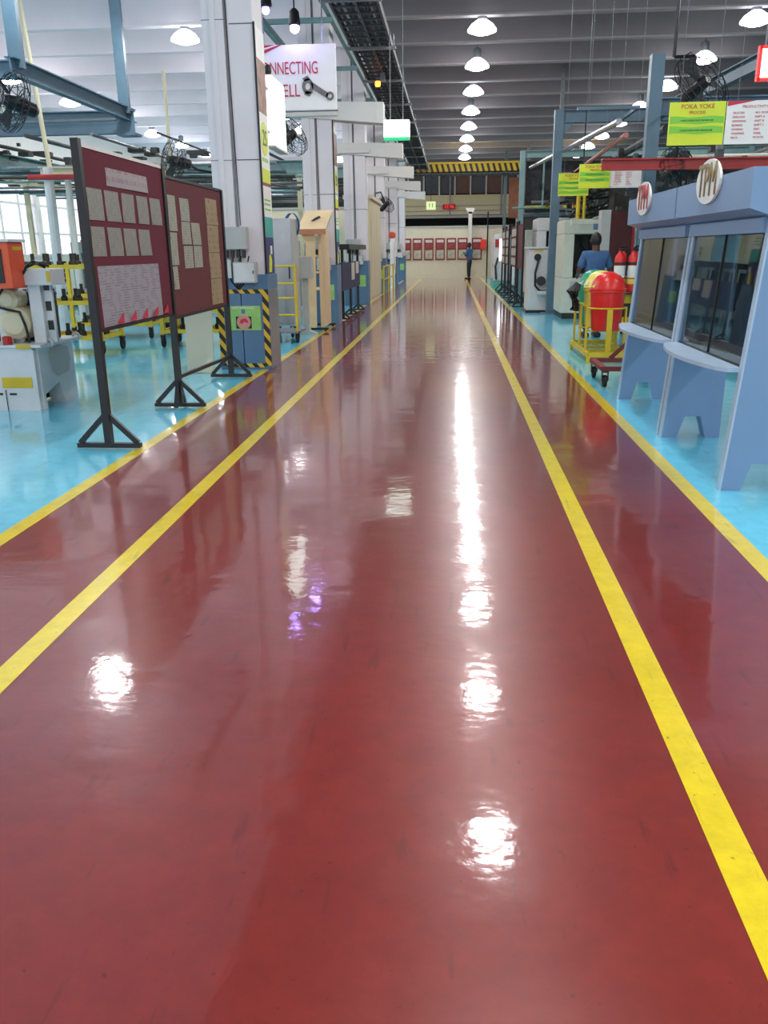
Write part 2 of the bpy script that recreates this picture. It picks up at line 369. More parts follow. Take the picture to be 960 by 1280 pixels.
# ---------------------------------------------------------------- left columns with brackets
CYS = [10.6, 17.2, 23.6, 30.0, 36.4, 42.8]
cw = ['nearest', 'second', 'third', 'fourth', 'fifth', 'farthest']
def column(y, i):
    x0, x1 = -2.92, -2.32; d = .55
    t = thing('concrete_column', 'white painted twin-shaft column with blue base cladding, %s in the left row' % cw[i], 'column', (-2.62, y+d/2, 0), 'columns along the left of the aisle')
    b = B(); box(b, x0, -2.66, y+.02, y+d, 0, CZ-.02, .012); obj('shaft', b, CONC, t)
    b = B(); box(b, -2.62, x1, y+.02, y+d, 0, CZ-.02, .012); obj('shaft', b, CONC, t)
    b = B(); box(b, -2.67, -2.61, y+.06, y+d-.1, 0, CZ-.02); obj('slot', b, mat('slot_grey', '9a989c', .7), t)
    b = B()
    for z in (2.5, 4.0): box(b, x0-.002, -2.66, y+.018, y+d+.002, z, z+.007)
    for z in (2.5, 3.95): box(b, -2.60, x1+.002, y+.018, y+d+.002, z, z+.012)
    obj('joint_band', b, mat('joint_grey', '5c5b60', .7), t)
    obj('corner_fillet', box(B(), x0+.10, x0+.16, y+.005, y+.03, 1.2, CZ-.03), CONC, t)
    b = B(); tube(b, [(-2.60, y+.01, 1.76), (-2.66, y+.01, CZ-.05)], .006, 6); obj('conduit', b, DARK, t)
    # cladding
    b = B(); box(b, x0-.03, -2.645, y-.03, y+d+.03, .0, 1.18, .006); obj('cladding_panel', b, CLAD, t)
    b = B(); box(b, -2.635, x1+.03, y-.03, y+d+.03, .0, 1.18, .006); obj('cladding_panel', b, CLAD, t)
    if i == 0:
        b = B(); box(b, x1+.03, x1+.034, y, y+d, .02, .99); obj('side_plate', b, STEEL, t)
        for nm, (a0, a1, c0, c1) in {'s': (x0-.03, x0+.05, .05, 1.0), 'e': (x1-.05, x1+.03, .05, 1.0), 'd': (x0+.05, x1-.05, .95, 1.0), 'f': (x0+.05, x1-.05, .03, .08)}.items():
            obj('hazard_tape', box(B(), a0, a1, y-.034, y-.03, c0, c1), HAZ, t)
        n = obj('notice', box(B(), -2.84, -2.40, y-.037, y-.03, .5, .80), GREENP, t, label='green notice with a round pictogram')
        obj('pictogram', lathe(B(), [(.09, y-.042), (.09, y-.037)], -2.62, 0, 20, 'Y', .60), mat('pict_pink', 'c98a80', .6), n)
        obj('pictogram_plate', box(B(), -2.72, -2.52, y-.0385, y-.036, .52, .67), BLK, n)
        bb = B(); prism(bb, [(-2.67, .59), (-2.66, .63), (-2.60, .65), (-2.56, .61), (-2.575, .585), (-2.61, .61), (-2.64, .58)], y-.044, y-.042); obj('pictogram_print', bb, INKR, n)
        obj('shirt_print', box(B(), -2.645, -2.595, y-.039, y-.037, .705, .76), CLAD, n)
        text('lettering', 'SAFE WORKING', .04, WHT, n, (-2.62, y-.039, .775), '-Y', .0005)
    else:
        obj('notice', box(B(), -2.56, -2.36, y-.035, y-.03, .5, .80), GREENP, t, label='green notice on the blue cladding')
    # wall boxes
    b = B(); box(b, -2.86, -2.50, y-.16, y, 1.48, 1.74, .008); obj('switch_box', b, GREY, t)
    b = B()
    for k in range(5): tube(b, [(-2.83+k*.07, y-.1, 1.47), (-2.83+k*.07, y-.11, 1.38)], .024, 8)
    obj('plug_socket', b, BLK, t)
    b = B(); box(b, -2.69, -2.41, y-.15, y-.01, 1.08, 1.33, .008); e = obj('junction_box', b, GREY, t)
    obj('junction_door', box(B(), -2.675, -2.425, y-.155, y-.15, 1.095, 1.315), WHITE, e)
    obj('latch', box(B(), -2.44, -2.43, y-.165, y-.155, 1.19, 1.23), BLK, e)
    obj('breaker_box', box(B(), -2.90, -2.72, y-.11, y-.01, 1.14, 1.36, .006), WHITE, t)
    b = B()
    for k in range(4): tube(b, [(-2.80+k*.1, y-.06, 1.40), (-2.79+k*.09, y-.08, 1.3), (-2.74+k*.06, y-.05, 1.1), (-2.66, y-.04, 1.0)], .009, 5)
    obj('cable', b, BLK, t)
    if i > 0:
        b = B(); prism(b, [(-3.6, 3.95), (-1.33, 3.75), (-1.33, 4.12), (-3.6, 4.18)], y-.02, y+.36); obj('bracket_beam', b, CONC2, t)
        b = B(); box(b, -3.05, -2.2, y-.06, y+.45, 3.9, 4.0, .01); obj('bracket_collar', b, CONC2, t)
    return t
cols = [column(yy, i) for i, yy in enumerate(CYS)]
# posters on the aisle side of the columns
def banner(y, first, lab):
    X = -2.315; y0, y1 = y+.02, y+.52
    t = thing('tall_banner', lab, 'poster', (X, y+.27, 1.15), 'tall banners on the column sides')
    segs = [(3.62, 3.95, WHT), (3.04, 3.62, PHOTO), (2.42, 3.04, WHT), (2.26, 2.42, LIMEP), (2.22, 2.26, mat('print_brown', '7a3a2a', .5)), (1.86, 2.22, WHT), (1.62, 1.86, TEALP), (1.15, 1.62, NAVYP)]
    for z0, z1, m in segs: obj('printed_panel', box(B(), X, X+.012, y0, y1, z0, z1), m, t)
    obj('sign_disc', lathe(B(), [(.19, X+.012), (.19, X+.016)], 0, y+.27, 24, 'X', 2.76), LIMEP, t)
    text('lettering', '2S', .26, INKD, t, (X+.018, y+.27, 2.76), '+X', .001)
    b = B()
    for z in (2.52, 2.5, 2.05, 2.0, 1.94): box(b, X+.012, X+.014, y0+.08, y1-.08, z, z+.02)
    obj('print_line', b, LGRN, t)
    b = B(); prism(b, [(y0+.15, 1.2), (y0+.3, 1.2), (y0+.34, 1.34), (y0+.28, 1.42), (y0+.2, 1.40)], X+.012, X+.015, 'YZ'); obj('print_patch', b, LIMEP, t)
    obj('print_patch', box(B(), X+.012, X+.015, y0+.28, y0+.38, 1.42, 1.52), WHT, t)
    b = B(); box(b, X-.002, X+.02, y0-.02, y0, 1.12, 3.97); obj('frame_edge', b, BLK, t)
banner(10.6, 1, 'tall narrow printed banner with a yellow 2S disc on the nearest column')
banner(17.2, 0, 'tall narrow printed banner with a 2S disc on the second column')
t = thing('light_box', 'bright white lit panel hung behind the nearest column banner', 'light box', (-2.3, 11.8, 2.75))
b = B(); box(b, -2.36, -2.28, 11.38, 12.2, 2.74, 3.56, .01); obj('casing', b, EXIT, t)
b = B(); box(b, -2.38, -2.26, 11.36, 12.22, 2.72, 2.745); obj('bottom_rail', b, GREY, t)
b = B(); tube(b, [(-2.36, 11.12, 3.4), (-2.34, 11.5, 3.4)], .02, 6); tube(b, [(-2.36, 11.12, 2.9), (-2.34, 11.5, 2.9)], .02, 6); obj('wall_bracket', b, BLK, t)
b = B(); lathe(b, [(.02, 3.56), (.045, 3.6), (.04, 3.66), (.02, 3.68)], -2.33, 11.42, 10); obj('speaker', b, BLK, t)

# ---------------------------------------------------------------- CONNECTING ROD CELL sign
t = thing('hanging_sign', 'white hanging board reading CONNECTING ROD CELL with a grey connecting rod', 'sign', (-2.35, 14, 3.5))
b = B(); box(b, -3.15, -1.8, 13.97, 14.03, 3.53, 4.44, .004); obj('board', b, WHT, t)
text('lettering', 'CONNECTING', .25, INKR, t, (-2.07, 13.965, 4.11), '-Y', .001, .585, 'RIGHT')
text('lettering', 'ROD CELL', .25, INKR, t, (-2.36, 13.965, 3.80), '-Y', .001, .74, 'RIGHT')
b = B(); prism(b, [(-3.15, 4.44), (-2.62, 4.44), (-3.15, 4.22)], 13.96, 13.97); obj('corner_flash', b, INKR, t)
b = B(); prism(b, [(-3.15, 4.34), (-2.72, 4.44), (-2.66, 4.44), (-3.15, 4.30)], 13.957, 13.96); obj('corner_stripe', b, WHT, t)
RODM = mat('rod_print', '6e6c6a', .4, .3, var=.25, scale=8)
def annulus(cx, cz, r0, r1, y0, y1, n=20, sx=1):
    b = B(); P = []
    for k in range(n):
        a = 2*PI*k/n; P.append([(cx+r*math.cos(a)*sx, yy, cz+r*math.sin(a)) for r in (r0, r1) for yy in (y0, y1)])
    V = [[b.verts.new(p) for p in q] for q in P]
    for k in range(n):
        p, q = V[k], V[(k+1) % n]
        for i, j in ((0, 1), (1, 3), (3, 2), (2, 0)): b.faces.new((p[i], p[j], q[j], q[i]))
    return b
b = annulus(-2.24, 3.86, .05, .11, 13.955, 13.967, 20, .8)
prism(b, [(-2.19, 3.93), (-2.17, 3.82), (-1.95, 3.69), (-1.92, 3.76)], 13.955, 13.967)
prism(b, [(-2.32, 3.97), (-2.24, 4.01), (-2.19, 3.95), (-2.28, 3.93)], 13.955, 13.967)
prism(b, [(-2.30, 3.75), (-2.22, 3.72), (-2.16, 3.78), (-2.28, 3.80)], 13.955, 13.967)
obj('rod_picture', b, RODM, t); obj('rod_picture', annulus(-1.9, 3.72, .03, .062, 13.955, 13.967), RODM, t)
b = B()
for x in (-2.9, -2.0): tube(b, [(x, 14, 4.44), (x, 14, CZ)], .012, 6)
obj('hanger_rod', b, GALV, t)
obj('edge_frame', box(B(), -3.16, -1.785, 13.965, 14.035, 3.515, 3.53), GALV, t)

# lit exit box
t = thing('lit_box_sign', 'white glowing box sign with a green lower edge hung over the aisle', 'sign', (-1.03, 16.5, 3.35))
obj('lit_body', box(B(), -1.27, -.80, 16.4, 16.6, 3.415, 3.70, .02), EXIT, t); obj('green_edge', box(B(), -1.27, -.80, 16.4, 16.6, 3.37, 3.413, .01), EXITG, t)
b = B(); tube(b, [(-1.15, 16.5, 3.7), (-1.15, 16.5, 5.15)], .01, 6); tube(b, [(-.92, 16.5, 3.7), (-.92, 16.5, CZ)], .01, 6); obj('hanger_rod', b, GALV, t)

# purple spot lamps
SPM = mat('spot_lens', 'ffffff', .3, emit='a48cff', es=60, var=0)
for k, (x, y, z) in enumerate(((-2.38, 13.8, 4.62), (-2.6, 12.8, 4.62))):
    t = thing('spot_lamp', ['violet-white spot lamp beside the top of the hanging white board', 'small white spot lamp nearest the first column top'][k], 'lamp', (x, y, z))
    b = B(); lathe(b, [(.03, z+.26), (.07, z+.22), (.09, z+.05), (.07, z+.03)], x, y, 12); obj('housing', b, BLK, t, smooth=True)
    b = B(); bmesh.ops.create_uvsphere(b, u_segments=12, v_segments=8, radius=.07 if k == 0 else .05); bmesh.ops.translate(b, verts=b.verts[:], vec=(x, y, z)); obj('lens', b, SPM, t, smooth=True)
    b = B(); tube(b, [(x, y, z+.25), (x, y, 5.2)], .012, 6); obj('drop_rod', b, BLK, t)

# ---------------------------------------------------------------- cable tray over the left aisle edge
t = thing('cable_tray', 'long grey cable ladder with bundled cables running above the left aisle edge', 'cable tray', (-1.6, 30, 5.15))
for x in (-1.95, -1.55, -1.2): obj('side_rail', box(B(), x-.02, x+.02, 9, 43.4, 5.12, 5.24), CABLE, t)
b = B()
for k in range(85): box(b, -1.95, -1.2, 9.2+k*.4, 9.24+k*.4, 5.12, 5.15)
obj('rung', b, CABLE, t, kind='stuff')
b = B()
for k in range(26):
    x = -1.9+k*.026+random.uniform(-.01, .01)
    tube(b, [(x+random.uniform(-.03, .03), 9+q*2.14, 5.17+random.uniform(0, .05)) for q in range(17)], random.uniform(.012, .024), 6)
obj('cable', b, CABLE, t, kind='stuff')
for k in range(11):
    y = 11+k*3.2
    b = B(); box(b, -2.05, -1.1, y, y+.06, 5.05, 5.1); tube(b, [(-2.0, y+.03, 5.1), (-2.0, y+.03, CZ)], .012, 6); tube(b, [(-1.14, y+.03, 5.1), (-1.14, y+.03, 5.3)], .012, 6)
    obj('trapeze_hanger', b, GALV, t)
t = thing('steel_rail', 'pair of teal steel rails running under the ceiling above the column row', 'rail', (-2.5, 28, 5.2))
obj('rail', box(B(), -3.3, -3.2, 9, 43.4, 5.1, 5.2), PIPEG, t); obj('rail', box(B(), -2.2, -2.12, 9, 43.4, 5.3, 5.4), PIPEG, t)
b = B()
for k in range(8): box(b, -3.3, -2.12, 12+k*4, 12.06+k*4, 5.2, 5.28)
obj('cross_tie', b, PIPEG, t)
t = thing('beacon_lamp', 'small amber beacon lamp glowing under the cable ladder', 'lamp', (-1.66, 19.9, 4.9))
obj('bracket', box(B(), -1.6, -1.5, 19.9, 20.1, 4.96, 5.12), GALV, t)
b = B(); lathe(b, [(.05, 4.86), (.06, 4.92), (.05, 4.96)], -1.66, 19.98, 12); obj('lens', b, mat('amber', 'ff8020', .3, emit='ff8020', es=8, var=0), t)

# ---------------------------------------------------------------- caged fans
def fan(loc, rot, lab, r=.33, drop=None):
    x, y, z = 0, 0, 0
    t = thing('caged_fan', lab, 'fan', (0, 0, 0))
    b = B()
    for rr, yy in ((r, 0), (r*.97, -.07), (r*.7, -.12), (r*.35, -.14), (r*.97, .07), (r*.6, .12)):
        tube(b, [(rr*math.cos(a), yy, rr*math.sin(a)) for a in [2*PI*k/20 for k in range(21)]], .006, 4, False)
    for k in range(18):
        a = 2*PI*k/18; c, s = math.cos(a), math.sin(a)
        tube(b, [(r*.15*c, -.145, r*.15*s), (r*.7*c, -.12, r*.7*s), (r*c, -.03, r*s), (r*c, .03, r*s), (r*.6*c, .12, r*.6*s), (r*.2*c, .14, r*.2*s)], .004, 4, False)
    obj('guard', b, BLK, t)
    for k in range(3):
        a = 2*PI*k/3; b = B()
        v = [b.verts.new((q*math.cos(a+da), dy, q*math.sin(a+da))) for q, da, dy in ((.05, -.3, -.02), (r*.85, -.28, -.05), (r*.88, .35, .03), (.05, .5, .02))]
        b.faces.new(v); bmesh.ops.solidify(b, geom=b.faces[:], thickness=.006); obj('blade', b, CABLE, t)
    b = B(); lathe(b, [(.05, -.1), (.075, -.05), (.085, .1), (.08, .26), (.04, .3)], 0, 0, 14, 'Y', 0); obj('motor', b, BLK, t, smooth=True)
    t.location = loc; t.rotation_euler = rot
    if drop:
        b = B(); X, Y, Z = loc
        pts = [Vector(p) for p in drop]
        for p, q in zip(pts[:-1], pts[1:]): tube(b, [p, q], .022, 8)
        M = (Matrix.Translation(t.location) @ t.rotation_euler.to_matrix().to_4x4()).inverted()
        bmesh.ops.transform(b, matrix=M, verts=b.verts[:])
        me = bpy.data.meshes.new('mount_arm'); b.to_mesh(me); b.free(); me.materials.append(BLK)
        o = bpy.data.objects.new('mount_arm', me); COL.objects.link(o); o.parent = t
    return t
fan((3.15, 12, 3.42), (math.radians(-28), 0, math.radians(38)), 'black caged fan hung on a bent drop rod at upper right', .42, [(2.8, 12.1, CZ), (2.8, 12.1, 3.76), (3.06, 12.1, 3.76), (3.08, 12.08, 3.52)])
fan((-5.0, 10, 3.1), (math.radians(-15), 0, math.radians(-40)), 'black caged fan beside the suspended blue steel frame at far left', .33, [(-5.1, 10.25, 3.15), (-5.4, 10.3, 3.6), (-5.4, 10.3, CZ)])
fan((-4.45, 14, 2.85), (math.radians(-10), 0, math.radians(-50)), 'black caged fan above the second maroon notice board', .33, [(-4.45, 14.2, 2.9), (-4.2, 14.5, 2.75), (-3.3, 15.2, 2.6), (-3.0, 17.25, 2.6)])
fan((-2.72, 15, 3.3), (math.radians(-30), math.radians(10), math.radians(60)), 'black caged fan hanging under the CONNECTING ROD CELL board', .34, [(-2.85, 15.1, 3.45), (-2.85, 15.1, 4.1), (-2.85, 17.18, 4.1)])
fan((-2.2, 29.25, 2.9), (math.radians(-40), 0, math.radians(60)), 'small black caged fan on the fourth column', .3, [(-2.25, 29.4, 3.0), (-2.4, 29.5, 3.3), (-2.6, 30.0, 3.3)])
fan((3.35, 13.6, 2.55), (math.radians(-20), 0, math.radians(40)), 'dark caged fan under the near yellow-green hanging notice', .34, [(3.35, 13.8, 2.7), (3.35, 13.8, 3.5), (3.4, 14.6, 3.5)])

# ---------------------------------------------------------------- maroon notice boards
PX = -2.63
def post_foot(t, X, y, z1, half=.25, s=.035, zj=.26):
    b = B(); box(b, X-.028, X+.028, y-.028, y+.028, 0.05, z1); obj('post', b, BLK, t)
    b = B(); bar(b, (X-half, y, .0325), (X+half, y, .0325), .05, .035)
    for sgn in (-1, 1): bar(b, (X+sgn*(half-.02), y, .05), (X+sgn*.02, y, zj), .03, .04)
    obj('foot', b, BLK, t)
bn = thing('notice_board', 'near maroon felt notice board with two rows of grey sheets, on black posts', 'notice board', (PX, 7.05, 0), 'maroon notice boards beside the aisle')
post_foot(bn, PX, 6.1, 2.22); post_foot(bn, PX, 7.86, 2.2)
for sg in (-1, 1):   # the middle foot is splayed four ways
    b = B(); bar(b, (PX, 7.86+sg*.14, .03), (PX, 7.86+sg*.02, .26), .03, .04); obj('brace', b, BLK, bn)
obj('felt_panel', box(B(), PX-.012, PX+.012, 6.13, 7.83, .90, 2.18), MAROON, bn)
b = B(); box(b, PX-.018, PX+.018, 6.13, 7.83, 2.17, 2.195); obj('top_edge', b, OFFW, bn)
b = B(); box(b, PX-.018, PX+.018, 6.13, 7.83, .885, .905); obj('bottom_edge', b, BLK, bn)
bf = thing('notice_board', 'farther brown-maroon notice board with a column of tan sheets', 'notice board', (PX, 8.9, 0), 'maroon notice boards beside the aisle')
post_foot(bf, PX, 9.84, 2.12)
obj('felt_panel', box(B(), PX-.012, PX+.012, 7.90, 9.81, .87, 2.10), MAROON2, bf)
for q in (2.10, .845): obj('frame_rail', box(B(), PX-.02, PX+.02, 7.89, 9.81, q, q+.025), BLK, bf)
b = B(); bar(b, (PX, 7.9, .30), (PX, 9.84, .26), .035, .035); obj('stretcher', b, BLK, bf)
def sheet(y0, y1, z0, z1, lab, m=PAPER, group='grey sheets on the near maroon board', name='paper_sheet', cat='sheet'):
    X = PX+.0135; b = B(); ny = 5; nz = 4; V = []
    c = random.uniform(.002, .006); ph = random.random()*6
    y0 += .008; y1 -= .016
    for j in range(nz+1):
        row = []
        for i in range(ny+1):
            u, v = i/ny, j/nz
            row.append(b.verts.new((X+.001+c*abs(math.sin(ph+u*2.4+v))*(1-v)*(.5+u), y0+(y1-y0)*u+.006*math.sin(3*v+ph), z0+(z1-z0)*v)))
        V.append(row)
    for j in range(nz):
        for i in range(ny): b.faces.new((V[j][i], V[j][i+1], V[j+1][i+1], V[j+1][i]))
    bmesh.ops.solidify(b, geom=b.faces[:], thickness=.0012)
    o = obj(name, b, m, None, (X, y0, z0), smooth=True); tag(o, lab, cat, group); return o
sheet(6.534, 7.446, 1.94, 2.07, 'white title strip at the top of the near maroon board', PAPERH, None, 'title_strip', 'title strip')
r1 = [(6.15, 6.45), (6.475, 6.775), (6.81, 7.10), (7.14, 7.42), (7.455, 7.745)]
pos = ['leftmost', 'second from left', 'middle', 'second from right', 'rightmost']
for (a, c), p in zip(r1, pos): sheet(a, c, 1.685, 1.905, 'grey printed sheet in the upper row of the near maroon board, %s' % p)
for (a, c), p in zip([(6.15, 6.42), (6.46, 6.76), (6.79, 7.09), (7.12, 7.41)], ['leftmost', 'second from left', 'third from left', 'rightmost']):
    sheet(a, c, 1.43, 1.64, 'grey printed sheet in the lower row of the near maroon board, %s' % p)
pst = sheet(6.20, 7.56, .915, 1.36, 'large white printed chart with red flashes at the foot of the near maroon board', PAPERB, None, 'paper_chart', 'chart')
for k in range(5):
    y0 = 6.45+k*.27; b = B(); prism(b, [(y0, .925), (y0+.14, .925), (y0+.14, 1.0)], PX+.026, PX+.029, 'YZ'); obj('red_flash', b, INKR, pst)
G2 = 'sheets on the farther maroon board'
for (a, c, z0, z1), p in zip([(7.93, 8.175, 1.645, 1.961), (7.93, 8.16, 1.337, 1.632), (7.93, 8.10, 1.115, 1.325)], ['top', 'middle', 'bottom']):
    sheet(a, c, z0, z1, 'pale green sheet at the left edge of the farther maroon board, %s of three' % p, PAPER2, G2)
for (a, c, z0, z1), p in zip([(8.285, 8.6, 1.745, 1.953), (8.295, 8.606, 1.527, 1.737), (8.621, 8.93, 1.524, 1.736), (8.313, 8.63, 1.301, 1.512), (8.641, 8.95, 1.302, 1.513)],
    ['alone above the block', 'upper left of block', 'upper right of block', 'lower left of block', 'lower right of block']):
    sheet(a, c, z0, z1, 'white picture sheet on the farther maroon board, %s' % p, PAPER2, G2)
for (z0, z1), p in zip([(1.735, 2.0), (1.449, 1.73), (1.175, 1.444), (.896, 1.17)], ['topmost', 'second from top', 'third from top', 'lowest']):
    sheet(9.18, 9.64, z0, z1, 'tan sheet with red print on the farther maroon board, %s' % p, PAPERT, 'tan sheets on the farther maroon board')
# leaning cream panel and sack behind
t = tag(obj('leaning_panel', (lambda b: (bmesh.ops.rotate(b, cent=(-3.1, 10.2, 0), matrix=Matrix.Rotation(math.radians(-5), 3, 'X'), verts=b.verts[:]), b)[1])(box(B(), -3.30, -2.96, 10.25, 10.28, 0.01, .93, .004)), CREAML, None, (-3.1, 10.25, 0)), 'cream board standing on the floor behind the farther maroon notice board', 'panel')

# ---------------------------------------------------------------- left machine with orange control box
t = thing('hydraulic_machine', 'white washing machine unit with an orange control box at the left edge', 'machine', (-4.5, 8.1, 0))
b = B(); prism(b, [(-5.4, .0), (-3.97, .0), (-3.97, .58), (-4.0, .6), (-5.4, .6)], 7.7, 7.76); obj('front_panel', b, WHITE, t)
b = B(); prism(b, [(7.76, .0), (7.82, .0), (7.80, .14), (8.12, .22), (8.12, .22), (8.5, .27), (8.5, .6), (7.76, .6)], -3.99, -3.95, 'YZ'); obj('side_panel', b, WHITE, t)
b = B(); box(b, -5.4, -3.88, 7.68, 8.62, .6, .63, .008); obj('top_plate', b, WHITE, t)
b = B(); box(b, -5.38, -4.0, 7.78, 8.5, .3, .58); box(b, -5.38, -4.14, 7.84, 8.45, .04, .3); obj('tank_and_shade', b, DKM, t)  # upper box is the tank; lower dark box added as the shade beneath it
b = B(); prism(b, [(8.2, 0.0), (8.5, 0.0), (8.5, .27), (8.12, .22)], -4.1, -3.95, 'YZ'); obj('foot', b, WHITE, t)
b = B(); prism(b, [(7.95, .5), (8.0, .34), (8.1, .28), (8.34, .30), (8.4, .42), (8.38, .54), (8.2, .58), (8.0, .57)], -3.95, -3.938, 'YZ'); obj('inspection_cover', b, GREY, t)
for yy in (7.9, 8.5): obj('lifting_eye', annulus(-3.9, .63, .02, .045, yy, yy+.02), WHITE, t)
for x0 in (-4.36, -4.02):
    b = B(); box(b, x0, x0+.12, 7.86, 7.92, .63, 1.3, .006); box(b, x0+.02, x0+.2, 7.92, 7.96, .63, 1.3, .006); u = obj('upright', b, WHITE, t)
    b = B()
    for z in (.75, .93, 1.12): box(b, x0+.13, x0+.185, 7.915, 7.921, z, z+.09)
    obj('cutout', b, DKM, u)
b = B(); box(b, -4.05, -3.76, 7.82, 8.12, 1.17, 1.32, .012); obj('head_block', b, WHITE, t)
b = B(); box(b, -3.80, -3.765, 7.815, 7.82, 1.2, 1.3); obj('warning_label', b, YEL, t)
b = B(); lathe(b, [(.10, 7.80), (.15, 7.84), (.16, 8.05), (.12, 8.15), (.05, 8.2)], -4.18, 0, 20, 'Y', .82); obj('motor', b, CREAM, t, smooth=True)
b = B(); lathe(b, [(.06, 7.80), (.10, 7.83), (.11, 8.0), (.08, 8.1)], -4.22, 0, 16, 'Y', 1.04); obj('pump', b, CREAM, t, smooth=True)
b = B(); tube(b, [(-4.25, 7.83, 1.14), (-4.3, 7.8, 1.05), (-4.29, 7.8, .97), (-4.2, 7.78, .95), (-4.09, 7.78, .93), (-4.05, 7.78, .8), (-4.04, 7.8, .64)], .013, 8)
tube(b, [(-4.1, 7.85, 1.18), (-3.98, 7.8, 1.33), (-3.9, 7.84, 1.37), (-3.84, 7.9, 1.33)], .012, 6); tube(b, [(-4.12, 7.95, 1.3), (-4.0, 7.9, 1.36), (-3.93, 7.84, 1.39), (-3.8, 7.9, 1.34)], .012, 6)
obj('hose', b, BLK, t, smooth=True)
c = obj('control_box', box(B(), -4.75, -4.02, 7.60, 7.88, 1.15, 1.56, .012), ORANGE, t)
obj('screen', box(B(), -4.70, -4.09, 7.592, 7.60, 1.20, 1.50), BLK, c); obj('box_lid', box(B(), -4.77, -4.0, 7.58, 7.90, 1.56, 1.585, .006), WHITE, c)
obj('label_strip', box(B(), -4.02, -4.016, 7.68, 7.84, 1.49, 1.52), YEL, c)
obj('label_strip', box(B(), -4.5, -4.1, 7.594, 7.60, 1.515, 1.54), YEL, c)
b = B(); lathe(b, [(.045, .63), (.045, .7), (.03, .71)], -4.22, 7.72, 12); obj('red_button', b, REDP, t)
obj('warning_label', box(B(), -4.32, -4.02, 7.694, 7.70, .22, .32), YEL, t); obj('warning_label', box(B(), -4.12, -3.98, 7.674, 7.68, .595, .635), YEL, t)
obj('warning_label', box(B(), -4.6, -4.35, 7.674, 7.68, .595, .64), YEL, t)
for q in (-4.40, -4.26): obj('catch', box(B(), q, q+.07, 7.694, 7.7, .15, .17), BLK, t)
b = B(); box(b, -4.62, -4.0, 8.05, 8.4, .63, 1.1, .02); obj('pump_block', b, DKM, t)
b = B(); box(b, -4.298, -4.294, 7.69, 7.7, 0, .2); obj('panel_joint', b, DARK, t)

# ---------------------------------------------------------------- yellow trolleys with black castors
def castor(t, x, y, r=.06, h=.14, m=BLK):
    b = B(); box(b, x-.035, x+.035, y-.04, y+.04, h-.015, h)
    box(b, x-.035, x-.027, y-.03, y+.03, r, h); box(b, x+.027, x+.035, y-.03, y+.03, r, h); c = obj('castor_fork', b, m, t)
    b = B(); lathe(b, [(r*.8, x-.022), (r, x-.015), (r, x+.015), (r*.8, x+.022)], 0, y, 14, 'X', r+.001); obj('wheel', b, RUB, c, smooth=True)
def trolley(x0, x1, y0, y1, h, lab, nshelf=3):
    t = thing('parts_trolley', lab, 'trolley', ((x0+x1)/2, (y0+y1)/2, 0), 'yellow parts trolleys in the left bay')
    for x in (x0, x1):
        for y in (y0, y1): obj('post', box(B(), x-.03, x+.03, y-.03, y+.03, .2, h), YEL, t); castor(t, x, y, .09, .2)
    for k in range(nshelf):
        z = .22+(h-.3)*k/(nshelf-1) if nshelf > 1 else .22
        b = B()
        for y in (y0, y1): box(b, x0, x1, y-.02, y+.02, z, z+.06)
        for x in (x0, x1): box(b, x-.02, x+.02, y0, y1, z, z+.06)
        box(b, x0, x1, y0, y1, z, z+.012); s = obj('shelf', b, YEL, t)
        for q in range(int((x1-x0)/.14)):
            b = B(); x = x0+.08+q*.14; lathe(b, [(.05, z+.013), (.05, z+.1), (.03, z+.12), (.03, z+.22)], x, (y0+y1)/2-.15+.1*(q % 3), 8)
            obj('machined_part', b, DKM, s)
    return t
trolley(-6.5, -5.2, 12.2, 13.0, 1.32, 'yellow parts trolley loaded with dark castings behind the orange-boxed machine')
trolley(-6.7, -5.3, 14.6, 15.5, 1.3, 'yellow parts trolley farther back, between the machine and the near notice board')
trolley(-4.6, -3.6, 13.2, 14.0, .62, 'low yellow trolley seen beneath the notice boards', 2)

# ---------------------------------------------------------------- suspended blue steel frame
t = thing('suspended_frame', 'blue-grey steel frame hanging from the ceiling at upper left', 'steel frame', (-6.75, 16, 4.2))
def ibeam(b, p, q, w, h, tk=.02):
    p = Vector(p); q = Vector(q)
    bar(b, p+Vector((0, 0, h/2-tk/2)), q+Vector((0, 0, h/2-tk/2)), w, tk); bar(b, p-Vector((0, 0, h/2-tk/2)), q-Vector((0, 0, h/2-tk/2)), w, tk); bar(b, p, q, tk, h)
for y in (13.85, 18.3): obj('hanger', box(B(), -6.86, -6.65, y-.06, y+.06, 4.2, CZ), STEELB, t)
b = B(); ibeam(b, (-6.75, 13.6, 4.2), (-6.75, 18.7, 4.2), .16, .26); obj('long_beam', b, STEELB, t)
b = B(); ibeam(b, (-13.5, 18.4, 4.05), (-6.62, 18.4, 4.05), .2, .44); obj('cross_beam', b, STEELB, t)
b = B(); ibeam(b, (-13.5, 13.9, 4.2), (-6.75, 13.9, 4.2), .16, .26); obj('cross_beam', b, STEELB, t)
b = B(); box(b, -6.95, -6.55, 18.2, 18.6, 3.78, 3.83); obj('end_plate', b, STEELB, t)
b = B(); tube(b, [(-13.4, 18.2, 4.02), (-6.9, 18.2, 4.08)], .03, 8); obj('pipe', b, GALV, t)

